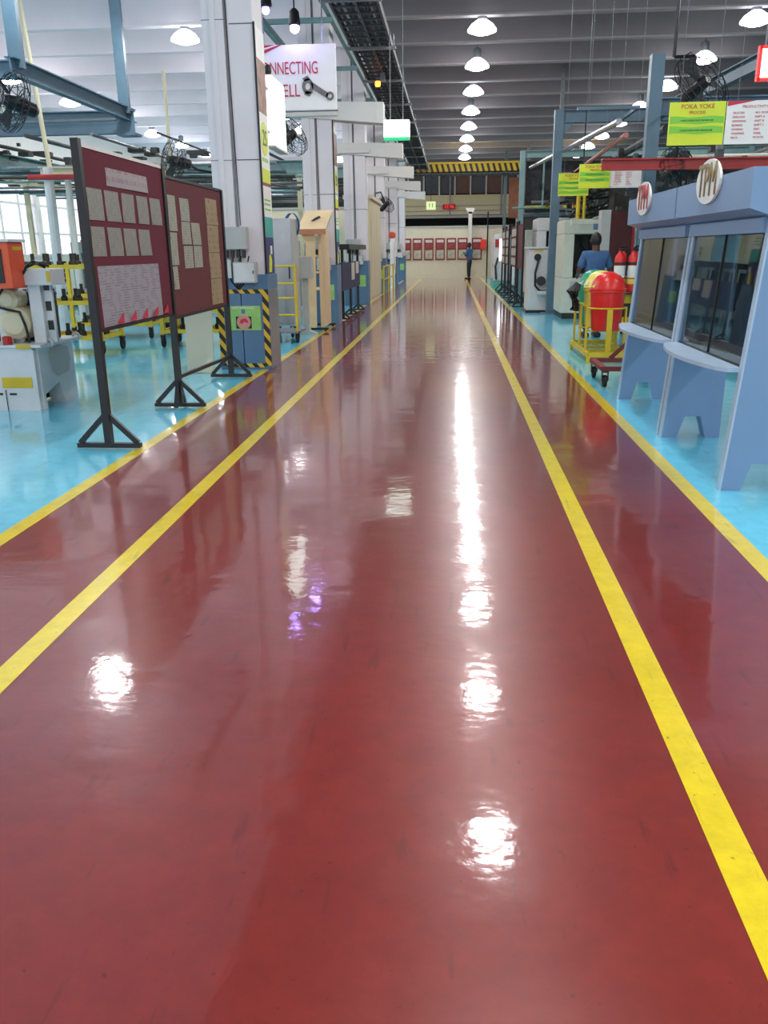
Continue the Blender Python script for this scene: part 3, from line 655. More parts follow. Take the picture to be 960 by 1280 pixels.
# left-bay services
def pipe(name, pts, r, m, lab, cat='pipe', n=10):
    o = obj(name, tube(B(), pts, r, n), m, None, pts[0], smooth=True); return tag(o, lab, cat)
pipe('red_pipe', [(-7.9, 16.05, 2.82), (-5.5, 16.05, 2.80), (-5.45, 16.05, 2.75), (-5.45, 16.05, 0)], .05, REDP, 'short red horizontal pipe left of the near notice board')
pipe('air_duct', [(-7.62, 16.2, 0), (-7.58, 16.2, 3.0)], .09, WHITE, 'white vertical duct nearest the orange control box')
pipe('air_duct', [(-7.32, 16.4, 0), (-7.3, 16.4, 2.9)], .06, OFFW, 'thin white vertical duct, middle of three in the left bay')
pipe('air_duct', [(-6.95, 16.3, 0), (-6.95, 16.3, 1.9), (-6.98, 16.3, 2.2), (-6.98, 16.3, 2.8)], .13, GREY, 'thick grey vertical duct right behind the near notice board')
pipe('slim_pole', [(-6.43, 20, 0), (-6.43, 20, 5.3)], .035, CREAM, 'slim cream pole rising behind the second maroon board')
pipe('brown_pipe', [(-12.9, 16, 5.2), (-10.0, 16, 5.25), (-9.4, 16, 5.2), (-9.3, 16, 5.0), (-9.3, 16, 3.2)], .06, mat('brown_pipe', '9a7563', .5), 'brown bent pipe near the top left corner')
pipe('steel_mast', [(-8.0, 17.2, 3.1), (-8.25, 17.2, CZ-.01)], .045, CREAM, 'cream mast above the white ducts')
def beam(name, p, q, w, h, m, lab, cat='beam'):
    b = B(); ibeam(b, p, q, w, h); return tag(obj(name, b, m, None, p), lab, cat)
beam('gantry_beam', (-8.2, 17.2, 3.02), (-5.5, 17.2, 2.98), .2, .16, CREAM, 'cream gantry beam above the red pipe in the left bay')
beam('gantry_beam', (-15, 22, 3.45), (-3.3, 22, 3.45), .2, .3, PIPEG, 'teal gantry beam crossing the left bay behind the notice boards')
beam('gantry_beam', (-15, 28, 3.9), (-3.3, 28, 3.8), .2, .3, PIPEG, 'teal gantry beam deep in the left bay')
beam('gantry_beam', (-11.5, 12, 3.7), (-11.0, 34, 3.7), .2, .24, CREAM, 'long cream beam running down the far left bay')
beam('gantry_beam', (-9.9, 13, 3.4), (-9.6, 34, 3.5), .2, .24, PIPEG, 'long teal beam running down the left bay')
beam('gantry_beam', (-13.6, 13, 3.6), (-13.2, 34, 3.6), .2, .24, CREAM, 'cream runway beam close to the left windows')
t = thing('pipe_rack', 'dense rack of dark pipes and cables over the left bay', 'pipe rack', (-9, 20, 3.4))
for k in range(10):
    y = 18+k*1.1; b = B(); tube(b, [(-13, y, 3.16+.06*math.sin(k)), (-3.6, y, 3.12+.06*math.cos(k*2))], random.uniform(.025, .06), 8); obj('pipe', b, [GALV, CABLE, DKM, PIPEG][k % 4], t)
for k in range(7):
    x = -12.6+k*1.35; b = B(); tube(b, [(x, 17.5, 3.72), (x+.1, 27.6, 3.72)], random.uniform(.02, .05), 8); obj('pipe', b, [CABLE, GALV, DKM][k % 3], t)
b = B(); rq = random.Random(5)
for k in range(160):
    x, y, z = rq.uniform(-12.5, -5), rq.uniform(18.2, 27), rq.uniform(3.2, 3.68); w_ = rq.uniform(.05, .4); box(b, x, x+w_, y, y+w_, z, z+rq.uniform(.02, .1))
obj('fitting', b, DKM, t, kind='stuff')
for x in (-12, -8.5, -4.2): obj('support_post', box(B(), x-.06, x+.06, 24.1, 24.22, 0, 3.8), CREAM, t)
# cream enclosure behind the columns, far left
t = thing('cream_enclosure', 'long pale cream enclosure wall behind the columns in the left bay', 'partition', (-8.0, 31, 0))
for k in range(8): obj('panel', box(B(), -12+k*1.1, -10.92+k*1.1, 31, 31.06, 0, 2.85, .006), CREAML, t)
obj('top_rail', box(B(), -12.02, -3.15, 30.97, 31.1, 2.85, 2.93), GREY, t)
b = B()
for k in range(9):
    for z in (3.2, 3.6, 4.0): tube(b, [(-12, 33+k*.8, z+.1*(k % 2)), (-3.1, 33+k*.8, z+.1*(k % 2))], .05, 6)
o = tag(obj('service_pipes', b, DKM, None, (-8, 36, 3.2)), 'dark bundled service pipes above the cream enclosure', 'pipes'); o['kind'] = 'stuff'

# ---------------------------------------------------------------- between columns one and two
t = thing('steel_cabinet', 'tall grey steel cabinet on castors behind the nearest column', 'cabinet', (-2.95, 14.9, 0))
b = B(); box(b, -3.2, -2.70, 14.6, 15.2, .2, 1.98, .01); obj('body', b, GREY, t); obj('door', box(B(), -3.18, -2.72, 14.585, 14.6, .24, 1.94), STEEL, t)
for x in (-3.1, -2.78):
    for y in (14.7, 15.1): castor(t, x, y, .08, .2)
obj('handle', box(B(), -2.78, -2.76, 14.56, 14.585, 1.0, 1.2), BLK, t)
t = thing('yellow_rack', 'yellow tubular ladder frame in front of the grey cabinet', 'rack', (-2.7, 13.8, 0))
for x in (-2.95, -2.53): obj('upright', tube(B(), [(x, 13.8, .18), (x, 13.8, 1.25)], .022, 8), YEL, t); castor(t, x, 13.8, .08, .18)
for z in (1.22, .95, .72, .45): obj('rung', tube(B(), [(-2.95, 13.8, z), (-2.53, 13.8, z)], .016, 8), YEL, t)
b = B(); box(b, -3.05, -2.5, 13.7, 14.4, .16, .19); obj('deck', b, GALV, t)
t = thing('control_pedestal', 'light grey switch box on a post beside the cream stand', 'control box', (-2.6, 15.3, 0))
b = B(); box(b, -2.76, -2.49, 15.2, 15.42, .98, 1.36, .008); obj('switch_box', b, GREY, t); obj('post', box(B(), -2.68, -2.58, 15.26, 15.36, .02, .98), GREY, t)
b = B(); prism(b, [(-2.82, 0), (-2.44, 0), (-2.44, .02), (-2.56, .06), (-2.6, .2), (-2.66, .2), (-2.7, .06), (-2.82, .02)], 15.2, 15.4); obj('foot', b, GREY, t)
b = B()
for q in range(4): tube(b, [(-2.78+.13*math.cos(a)*(1-q*.06), 15.05+q*.02, 1.88+.2*math.sin(a)) for a in [2*PI*k/16 for k in range(17)]], .014, 6, False)
tag(obj('hose_coil', b, mat('blue_hose', '1f5a96', .5), None, (-2.78, 15.05, 1.7)), 'blue coiled hose hanging on the grey cabinet', 'hose')
t = thing('cream_stand', 'tall cream lectern-like stand with sloped top beside the yellow line', 'stand', (-2.5, 16, 0))
b = B(); prism(b, [(-2.68, .07), (-2.52, .07), (-2.50, 1.7), (-2.52, 1.78), (-2.76, 1.78), (-2.68, 1.6)], 15.78, 15.82); obj('front_leg_panel', b, PINE, t)
b = B(); box(b, -2.46, -2.40, 15.9, 16.9, .07, 1.8); obj('side_panel', b, PINE, t)
for z in (.75, 1.05, 1.35, 1.6): obj('shelf', box(B(), -2.66, -2.46, 15.84, 16.8, z, z+.02), PINE, t)
b = B(); prism(b, [(15.72, 1.76), (16.85, 2.16), (16.85, 2.20), (15.72, 1.82)], -2.82, -2.30, 'YZ'); obj('sloped_top', b, PINE, t)
obj('front_edge', box(B(), -2.83, -2.29, 15.70, 15.725, 1.74, 1.83), mat('copper_edge', 'b47a58', .5), t)
for y in (15.8, 16.8): b = B(); box(b, -2.86, -2.30, y-.04, y+.04, .03, .07); tube(b, [(-2.8, y, .03), (-2.8, y, 0)], .02, 6); tube(b, [(-2.36, y, .03), (-2.36, y, 0)], .02, 6); obj('foot', b, BLK, t)
b = B(); tube(b, [(-2.6, 16.2, 1.97), (-2.55, 16.3, 2.02), (-2.5, 16.4, 2.05)], .03, 8); obj('telephone', b, BLK, t)

# navy stand, third bay
t = thing('navy_notice_board', 'small navy notice board on thin black posts by the third column', 'notice board', (-2.3, 20, 0))
for y in (18.4, 19.8, 21.4): post_foot(t, -2.34, y, 1.52, .16, .02, .14)
obj('top_bar', box(B(), -2.56, -2.16, 18.2, 21.8, 1.47, 1.58), BLK, t)
obj('felt_panel', box(B(), -2.37, -2.31, 18.1, 21.6, .62, 1.20), NAVY, t)
for i, (a, c, z0, z1) in enumerate(((19.8, 20.4, .80, 1.18), (20.7, 21.3, .92, 1.19))): obj('sheet', box(B(), -2.31, -2.304, a, c, z0, z1), PAPER, t)
t = thing('cream_cabinet', 'tall cream double cabinet standing at the aisle edge past the third column', 'cabinet', (-2.6, 27, 0))
b = B(); box(b, -3.1, -2.36, 25.2, 28.6, .0, 2.9, .01); obj('body', b, CREAM, t)
for k in range(2): obj('door', box(B(), -2.36, -2.34, 25.3+k*1.65, 26.9+k*1.65, .1, 2.55, .006), CREAM, t)
obj('cornice', box(B(), -3.14, -2.30, 25.15, 28.65, 2.86, 2.96), CREAML, t); obj('front_panel', box(B(), -3.02, -2.44, 25.185, 25.2, .1, 2.7), CREAM, t)
obj('louvre', box(B(), -2.9, -2.5, 25.17, 25.185, 2.0, 2.3), CREAML, t)
t = thing('yellow_barrier', 'yellow tubular barrier beside the cream cabinet', 'barrier', (-2.25, 30, 0))
for y in (28.9, 31.2, 33.6): obj('post', tube(B(), [(-2.28, y, 0), (-2.28, y, .95)], .03, 8), YEL, t)
for z in (.92, .5): obj('rail', tube(B(), [(-2.28, 28.9, z), (-2.28, 33.6, z)], .025, 8), YEL, t)
t = thing('first_aid_post', 'orange topped white post by the fifth column', 'post', (-2.3, 35, 0))
obj('post', box(B(), -2.5, -2.32, 35, 35.15, 0, 1.9), WHT, t); b = B(); lathe(b, [(.1, 1.9), (.15, 1.95), (.14, 2.1), (.05, 2.15)], -2.42, 35.1, 12); obj('cap', b, ORANGE, t)
obj('side_sheet', box(B(), -2.3, -2.29, 34.9, 35.3, .8, 1.8), WHT, t)
# side blue teal posters seen between columns
o = tag(obj('wall_poster', box(B(), -3.6, -3.0, 22.6, 22.64, 1.5, 2.9), SKYP, None, (-3.3, 22.6, 1.5)), 'pale blue poster seen between the second and third columns', 'poster')
b = B()
for y in (22.62,): tube(b, [(-3.55, y, 0), (-3.55, y, 2.9)], .02, 6); tube(b, [(-3.05, y, 0), (-3.05, y, 2.9)], .02, 6)
obj('stand_pole', b, GREY, o)

# ---------------------------------------------------------------- far end
wf = struct('wall_far', box(B(), -8.6, 3.2, 48.9, 49.05, 0, 2.62), mat('far_wall_paint', 'cfccb6', .6, var=.03))
obj('top_trim', box(B(), -8.6, 3.2, 48.86, 49.09, 2.62, 2.7), GREY, wf)
REDPO = mat('poster_red', '7d1f22', .6, var=.08)
px = [(-2.9, -2.3), (-2.2, -1.68), (-1.56, -1.04), (-.93, -.41), (-.30, .22), (.31, .86), (1.09, 1.65)]
pn = ['leftmost, half hidden by the last column', 'second from left', 'third from left', 'centre one', 'third from right', 'second from right, left of the pillar', 'rightmost, right of the pillar']
for (a, c), p in zip(px, pn):
    t = thing('framed_poster', 'red framed notice on the cream far wall, %s' % p, 'poster', ((a+c)/2, 48.88, .88), 'red framed notices on the far wall')
    obj('frame', box(B(), a, c, 48.85, 48.9, .88, 2.05), REDPO, t)
    obj('title_strip', box(B(), a+.07, c-.07, 48.845, 48.85, 1.82, 1.97), PAPERH, t)
    obj('text_block', box(B(), a+.07, c-.07, 48.845, 48.85, 1.5, 1.76), mat('poster_mid', '8f3a38', .6, var=.3, scale=10), t)
    obj('picture', box(B(), a+.06, c-.06, 48.845, 48.85, .95, 1.42), mat('poster_pic', 'a3a595', .6, var=.35, scale=5), t)
t = thing('far_pillar', 'slim white pillar with a flared top in front of the far wall', 'pillar', (.98, 48.6, 0))
obj('shaft', box(B(), .88, 1.08, 48.5, 48.7, 0, 3.4), OFFW, t); b = B(); prism(b, [(.88, 3.3), (1.08, 3.3), (1.25, 3.6), (.71, 3.6)], 48.5, 48.7); obj('capital', b, OFFW, t)
t = thing('red_box', 'bright red box hung at the right end of the far wall', 'box', (1.65, 48.6, 1.5))
obj('body', box(B(), 1.58, 1.88, 48.5, 48.8, 1.45, 1.95, .02), mat('bright_red', 'e8301c', .4), t); obj('pipe', tube(B(), [(1.95, 48.6, 0), (1.95, 48.6, 3.4)], .04, 6), BLK, t)
bmz = thing('mezzanine', 'cream mezzanine front with a row of dark and brown panels across the far end', 'mezzanine', (0, 56, 0))
obj('fascia', box(B(), -9, 4.2, 56, 56.4, 3.55, 4.72), mat('mezz_cream', 'e2d9b0', .6, var=.04), bmz)
b = B()
for z in (3.75, 4.05, 3.52): box(b, -9, 4.2, 55.9, 56, z, z+.05)
obj('fascia_rail', b, GREY, bmz)
for k, x in enumerate((-6.6, -3.4, -.2, 3.0)): obj('stanchion', box(B(), x, x+.07, 55.85, 55.92, 3.5, 5.9), GALV, bmz)
for k in range(11):
    x = -6.7+k*.98; mm = [mat('panel_slate', '47505a', .5), mat('panel_slate2', '4c5257', .5), mat('panel_brown', '6d4a3c', .5)][(0, 1, 0, 0, 1, 0, 1, 2, 1, 2, 0)[k]]
    p = obj('wall_panel', box(B(), x+.06, x+.92, 56.1, 56.15, 4.8, 5.9), mm, bmz)
for k in range(12): obj('mullion', box(B(), -6.78+k*.98, -6.68+k*.98, 56.0, 56.12, 4.72, 5.95), OFFW, bmz)
obj('top_rail', box(B(), -9, 4.2, 55.95, 56.1, 5.92, 6.0), GALV, bmz); obj('under_band', box(B(), -9, 4.2, 56, 56.3, 3.35, 3.5), GREY, bmz)
for x in (-8.8, -5, 4.0): obj('leg', box(B(), x, x+.2, 56, 56.2, 0, 3.4), OFFW, bmz)
t = thing('crane_girder', 'yellow and black striped crane girder spanning the far end', 'crane', (2, 44, 5.05))
obj('girder', box(B(), -3.2, 13, 43.8, 44.2, 5.08, 5.42), HAZG, t); obj('top_flange', box(B(), -3.2, 13, 43.7, 44.3, 5.42, 5.5), mat('crane_yellow', 'e3b81a', .5), t)
obj('under_rail', box(B(), -3.2, 13, 43.9, 44.1, 4.9, 4.98), CABLE, t)
b = B()
for k in range(30): tube(b, [(-2.6+k*.5, 43.85, 4.98), (-2.5+k*.5, 43.85, 4.75+.08*math.sin(k*2)), (-2.3+k*.5, 43.85, 4.98)], .02, 5)
obj('festoon_cable', b, BLK, t)
b = B()
for x in (-2.8, 3.6): box(b, x, x+.12, 43.9, 44.1, 5.5, CZ)
obj('hanger', b, GALV, t)
t = thing('pillar_sign', 'small pale green and white hanging sign at the far end', 'sign', (-1.1, 43, 3.3))
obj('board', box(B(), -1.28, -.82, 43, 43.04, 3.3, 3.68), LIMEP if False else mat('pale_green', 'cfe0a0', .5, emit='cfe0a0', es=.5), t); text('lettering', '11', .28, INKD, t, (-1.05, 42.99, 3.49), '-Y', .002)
obj('hanger_rod', tube(B(), [(-1.05, 43.02, 3.68), (-1.05, 43.02, 5.0)], .012, 6), BLK, t)
t = thing('led_clock', 'red lit number display on the mezzanine front', 'display', (0, 55.8, 3.5))
obj('case', box(B(), -.62, .18, 55.75, 55.84, 3.86, 4.16), mat('led_case', '7a1420', .5, emit='a01020', es=.3), t); text('lettering', '12 46', .26, LEDR, t, (-.22, 55.74, 4.01), '-Y', .002)

# ---------------------------------------------------------------- right steel frames
t = thing('steel_portal', 'blue-grey steel portal frame on the right, nearer column and cross beam', 'steel frame', (2.7, 17, 0))
c = obj('column', box(B(), 2.19, 2.38, 19.9, 20.1, .02, 4.3), STEELB, t); obj('base_plate', box(B(), 2.08, 2.5, 19.8, 20.2, 0, .02), STEELB, c)
c = obj('column', box(B(), 3.05, 3.25, 14.6, 14.8, .02, 4.3), STEELB, t); obj('base_plate', box(B(), 2.95, 3.35, 14.5, 14.9, 0, .02), STEELB, c)
b = B(); ibeam(b, (2.2, 20, 4.17), (9, 20, 4.17), .18, .26); obj('cross_beam', b, STEELB, t)
b = B(); ibeam(b, (3.15, 14.7, 3.55), (9, 14.7, 3.55), .18, .26); obj('cross_beam', b, STEELB, t)
b = B(); prism(b, [(2.38, 4.05), (2.62, 4.05), (2.38, 3.8)], 19.95, 20.05); obj('gusset', b, STEELB, t)
b = B(); ibeam(b, (5.2, 9.5, 4.2), (4.4, 20, 4.2), .16, .24); obj('long_beam', b, STEELB, t)
t = thing('steel_portal', 'grey-green steel portal frame farther down the right side', 'steel frame', (2.1, 27, 0))
obj('column', box(B(), 2.0, 2.14, 26.9, 27.1, 0, 4.2), PIPEG, t); obj('column', box(B(), 8.6, 8.74, 26.9, 27.1, 0, 4.2), PIPEG, t); b = B(); ibeam(b, (2.0, 27, 4.12), (9, 27, 4.12), .16, .2); obj('cross_beam', b, PIPEG, t)
b = B(); tube(b, [(2.7, 26.9, 4.0), (2.7, 26.9, 2.65)], .03, 6); tube(b, [(1.8, 26.9, 2.62), (2.8, 26.9, 2.62)], .03, 6); obj('brace', b, PIPEG, t)
pipe('silver_duct', [(2.52, 14.1, 3.28), (2.304, 26.8, 3.736)], .05, STEEL, 'sloping silver duct rising toward the right steel column', 'duct')
pipe('red_pipe', [(2.62, 14, 3.08), (3.23, 26.5, 3.33)], .04, mat('pink_pipe', 'a86a62', .5), 'pinkish red pipe running under the silver duct')
beam('red_beam', (2.2, 13.5, 2.62), (8.5, 13.5, 2.58), .14, .16, REDP, 'red horizontal beam behind the hanging notices on the right')
# hanging notices
def hnotice(y, x0, x1, z0, z1, lab, white=None, rod=CZ):
    t = thing('hanging_notice', lab, 'sign', ((x0+x1)/2, y, z0), 'yellow-green hanging notices on the right')
    obj('board', box(B(), x0, x1, y, y+.02, z0, z1), LIMEP, t); h = z1-z0; w_ = x1-x0
    for f0, f1 in ((.27, .43), (.5, .66)) if white else ((.1, .22), (.3, .42), (.52, .64)):
        b = B(); n = 14; V = []
        for k in range(n+1):
            u = k/n; V.append((x0+.01+(w_-.02)*u, z0+h*f0+.006*math.sin(u*9)))
        V += [(x0+.01+(w_-.02)*(1-k/n), z0+h*f1+.006*math.sin((1-k/n)*9+1)) for k in range(n+1)]
        prism(b, V, y-.003, y); obj('green_band', b, LGRN, t)
    text('lettering', 'POKA YOKE', h*.15, INKR, t, ((x0+x1)/2, y-.004, z1-h*.11), '-Y', .001)
    text('lettering', 'PROCESS', h*.10, INKR, t, ((x0+x1)/2, y-.004, z1-h*.25), '-Y', .001)
    for f in (.34, .57): text('lettering', 'CHECK EVERY PART BEFORE USE', h*.055, INKD, t, ((x0+x1)/2, y-.006, z0+h*f), '-Y', .001)
    b = B(); tube(b, [(x0+.1, y+.01, z1), (x0+.1, y+.01, rod)], .0025, 4); tube(b, [(x1-.1, y+.01, z1), (x1-.1, y+.01, rod)], .0025, 4); obj('hanger_wire', b, GALV, t)
    return t
def wnotice(y, x0, x1, z0, z1, lab, rod=CZ):
    t = thing('hanging_notice', lab, 'sign', ((x0+x1)/2, y, z0), 'white hanging notices on the right')
    obj('board', box(B(), x0, x1, y, y+.02, z0, z1), WHT, t); h = z1-z0
    b = B(); prism(b, [(x0, z1), (x0+(x1-x0)*.5, z1), (x0, z1-h*.12)], y-.002, y); obj('corner_flash', b, INKR, t)
    text('lettering', 'PRODUCTIVITY CELL', h*.09, INKR, t, ((x0+x1)/2+.04, y-.003, z1-h*.14), '-Y', .001)
    for k, (a, c) in enumerate((('PROCESS', 'NO. WORK'), ('DRILLING', 'SHIFT A'), ('GRINDING', 'SHIFT B'), ('BORING', 'SHIFT C'), ('HONING', 'DAY'), ('WASHING', 'WEEK'), ('PACK', 'MONTH'))):
        z = z1-h*(.28+k*.095)
        text('lettering', a, h*.07, INKR, t, (x0+.06, y-.003, z), '-Y', .001, 1, 'LEFT'); text('lettering', c, h*.07, INKR, t, ((x0+x1)/2, y-.003, z), '-Y', .001, 1, 'LEFT')
    b = B(); tube(b, [(x0+.1, y+.01, z1), (x0+.1, y+.01, rod)], .0025, 4); tube(b, [(x1-.1, y+.01, z1), (x1-.1, y+.01, rod)], .0025, 4); obj('hanger_wire', b, GALV, t)
hnotice(9.5, 2.20, 2.755, 2.445, 2.85, 'near yellow-green POKA YOKE notice hanging over the blue display cases', True)
wnotice(9.5, 2.77, 3.33, 2.445, 2.85, 'near white printed notice hanging at the right edge of the picture')
hnotice(14, 1.95, 2.42, 2.33, 2.68, 'middle yellow-green notice hanging between the two steel columns', True)
wnotice(14.02, 2.43, 2.90, 2.33, 2.68, 'small white notice hanging right of the middle yellow-green notice')
hnotice(16.5, 1.93, 2.48, 2.36, 2.75, 'farthest yellow-green notice hanging against the steel column', False)
t = thing('red_frame_sign', 'lit white sign with a red dotted frame at the top right edge', 'sign', (2.8, 8, 2.8))
obj('board', box(B(), 2.57, 3.05, 8, 8.03, 2.8, 3.02), EXIT, t)
b = B(); box(b, 2.55, 3.07, 7.99, 8.04, 2.775, 2.8); box(b, 2.55, 3.07, 7.99, 8.04, 3.02, 3.045); box(b, 2.545, 2.57, 7.99, 8.04, 2.775, 3.045); obj('frame', b, mat('frame_red', 'd83030', .4, emit='d83030', es=.4), t)
text('lettering', 'A', .13, INKR, t, (2.68, 7.99, 2.91), '-Y', .001)
obj('hanger_rod', tube(B(), [(2.6, 8.02, 3.04), (2.6, 8.02, CZ)], .008, 5), GALV, t)

# ---------------------------------------------------------------- blue display cases
def display(y0, y1, lab, ovy, oval_m):
    t = thing('display_case', lab, 'display case', (1.9, (y0+y1)/2, 0), 'blue glass-fronted display cases')
    for yy in (y0, y1-.05):
        b = B(); prism(b, [(1.68, 0), (1.80, 0), (1.85, .17), (1.97, .17), (2.02, 0), (2.13, 0), (2.13, 1.62), (1.80, 1.62)], yy, yy+.05)
        s = obj('side_panel', b, BOOTH, t)
        b = B(); bar(b, (1.678, yy+.025, .0), (1.797, yy+.025, 1.6), .056, .012, (1, 0, 0)); obj('edge_band', b, BOOTHE, s)
    # shelf with a bowed front
    b = B(); n = 12; P = []
    for k in range(n+1):
        u = k/n; P.append((1.66-.13*math.sin(PI*min(1, u*1.0))**.8, y0-.0+(y1-y0)*u))
    P = [(2.1, y0+.051)]+[(x, max(y0+.051, min(y1-.051, y))) for x, y in P]+[(2.1, y1-.051)]
    prism(b, P, .725, .75, 'XY'); obj('shelf', b, BOOTHE, t)
    # header
    b = B(); prism(b, [(1.65, 1.65), (1.65, 1.865), (2.16, 1.865), (2.16, 1.62), (1.80, 1.60)], y0-.01 if y0 > 6 else y0-.05, y1-.01, 'XZ'); obj('header', b, BOOTH, t)
    b = B(); prism(b, [(1.755, 1.52), (1.755, 1.60), (1.80, 1.62), (1.82, 1.52)], y0+.052, y1-.052, 'XZ'); obj('upper_rail', b, BOOTH, t)
    ym = (y0+y1)/2
    def slant(ya, yb, dx=0):
        b = B(); v = [b.verts.new(p) for p in ((1.755+dx, ya, .755), (1.755+dx, yb, .755), (1.80+dx, yb, 1.53), (1.80+dx, ya, 1.53))]; b.faces.new(v); bmesh.ops.solidify(b, geom=b.faces[:], thickness=.005); return b
    obj('glass_pane', slant(y0+.06, ym-.005), GLASS, t); obj('glass_pane', slant(ym+.005, y1-.06), GLASS, t)
    b = B(); bar(b, (1.752, ym, .755), (1.797, ym, 1.53), .012, .012); obj('pane_joint', b, BLK, t)
    obj('back_pane', box(B(), 2.10, 2.105, y0+.06, y1-.06, .75, 1.6), GLASS, t)
    b = B(); box(b, 1.74, 1.76, y0+.055, y1-.055, .75, .757); obj('sill_gasket', b, BLK, t)
    # oval badge
    b = B(); lathe(b, [(.135, 1.632), (.135, 1.648)], 0, 0, 28, 'X', 0)
    for v in b.verts: v.co.y = v.co.y*1.9+ovy; v.co.z = v.co.z+1.845
    o = obj('oval_badge', b, WHT, t)
    text('lettering', 'TPM', .29, oval_m, o, (1.628, ovy, 1.845), '-X', .003, .74)
display(5.1, 6.68, 'nearest blue glass-fronted display case with a gold TPM oval', 5.86, mat('gold_print', '8d7a4e', .5))
display(6.72, 8.45, 'farther blue glass-fronted display case with a red and grey TPM oval', 7.75, mat('red_print', 'b2484a', .5))

# ---------------------------------------------------------------- bins on a yellow cart
t = thing('bin_cart', 'yellow steel cart frame holding the waste bins', 'cart', (2.1, 12.1, 0))
b = B()
for y in (11.15, 12.75): bar(b, (1.8, y, .11), (2.3, y, .11), .05, .06)
for x in (1.8, 2.3): bar(b, (x, 11.15, .11), (x, 12.75, .11), .05, .06)
for y in (11.7, 12.2): bar(b, (1.8, y, .10), (2.3, y, .10), .05, .04)
obj('base_frame', b, YEL, t)
for x in (1.8, 2.3):
    for y in (11.15, 12.75): obj('leg', box(B(), x-.025, x+.025, y-.025, y+.025, 0, .08), YEL, t)
for y in (11.45, 12.0, 12.55):
    for x in (1.8, 2.3): obj('upright', box(B(), x-.012, x+.012, y-.035, y+.035, .14, .70), YEL, t)
    b = B(); tube(b, [(2.05+.245*math.cos(a), y+.245*math.sin(a), .69) for a in [2*PI*k/24 for k in range(25)]], .012, 6, False); obj('ring', b, YEL, t)
    b = B(); bar(b, (1.82, y, .39), (2.28, y, .39), .05, .02); obj('bin_rest', b, YEL, t)
b = B(); bar(b, (2.05, 11.19, .14), (2.05, 11.19, .68), .07, .02); bar(b, (2.3, 11.19, .14), (2.5, 11.4, .55), .04, .03); obj('front_strap', b, YEL, t)
def bin_(y, m, lab):
    t = thing('waste_bin', lab, 'bin', (2.05, y, .4), 'round waste bins on the yellow cart')
    b = B(); lathe(b, [(.18, .401), (.19, .42), (.222, .88), (.235, .89), (.235, .915)], 2.05, y, 28); obj('body', b, m, t, smooth=True)
    b = B(); lathe(b, [(.238, .918), (.238, .935), (.225, .94), (.205, 1.02), (.15, 1.10), (.08, 1.14), (.02, 1.15)], 2.05, y, 28); l = obj('dome_lid', b, m, t, smooth=True)
    b = B(); prism(b, [(1.83, .96), (1.96, 1.11), (1.985, 1.09), (1.86, .94)], y-.11, y+.11); obj('swing_flap', b, YELPL if m is REDPL else OFFW, l)
bin_(11.45, REDPL, 'red round bin with a domed lid, nearest on the yellow cart')
bin_(12.0, YELPL, 'pale yellow round bin in the middle of the yellow cart, behind the red one')
bin_(12.55, GRNPL, 'green round bin at the back of the yellow cart')
b = B()
for k in range(4): tube(b, [(1.74, 11.9+.06*k, .98), (1.69-.02*k, 11.88+.06*k, .88), (1.71, 11.88+.05*k, .74), (1.73-.02*k, 11.9+.05*k, .62)], [.03, .045, .04, .025], 8)
tag(obj('work_gloves', b, BLK, None, (1.72, 12, .7), smooth=True), 'black work gloves draped on the left of the bins', 'gloves')
# red hand trolley
t = thing('red_trolley', 'dark red low trolley on black castors in front of the bins', 'trolley', (1.95, 9.5, 0))
b = B()
for y in (9.15, 9.9): bar(b, (1.63, y, .2), (2.3, y, .2), .05, .05)
for x in (1.65, 2.28): bar(b, (x, 9.15, .2), (x, 9.9, .2), .07, .04)
obj('base_frame', b, DRED, t)
obj('strut', bar(B(), (1.85, 9.9, .22), (2.28, 9.6, .72), .04, .04), DRED, t); obj('strut', bar(B(), (2.28, 9.9, .22), (2.28, 9.6, .72), .04, .04), DRED, t)
for x in (1.67, 2.26):
    for y in (9.17, 9.88): castor(t, x, y, .065, .175)
# extinguishers on their stand
t = thing('extinguisher_stand', 'yellow stand with a red shelf carrying the fire extinguishers', 'stand', (2.62, 13.1, 0))
obj('shelf', box(B(), 2.40, 2.86, 12.88, 13.4, .79, .82, .01), DRED, t)
for x in (2.43, 2.83):
    for y in (12.91, 13.37): obj('leg', box(B(), x-.02, x+.02, y-.02, y+.02, 0, .79), YEL, t)
obj('drum', lathe(B(), [(.15, .3), (.15, .78)], 2.62, 13.12, 20), YEL, t, smooth=True); obj('lower_shelf', box(B(), 2.40, 2.86, 12.88, 13.4, .27, .3), YEL, t)
obj('drum_label', lathe(B(), [(.152, .45), (.152, .65)], 2.62, 13.12, 20), DKM, t)
ep = [(2.47, 12.98, 'front left on the stand'), (2.665, 12.98, 'front right on the stand'), (2.55, 13.2, 'back left on the stand'), (2.74, 13.22, 'back right on the stand')]
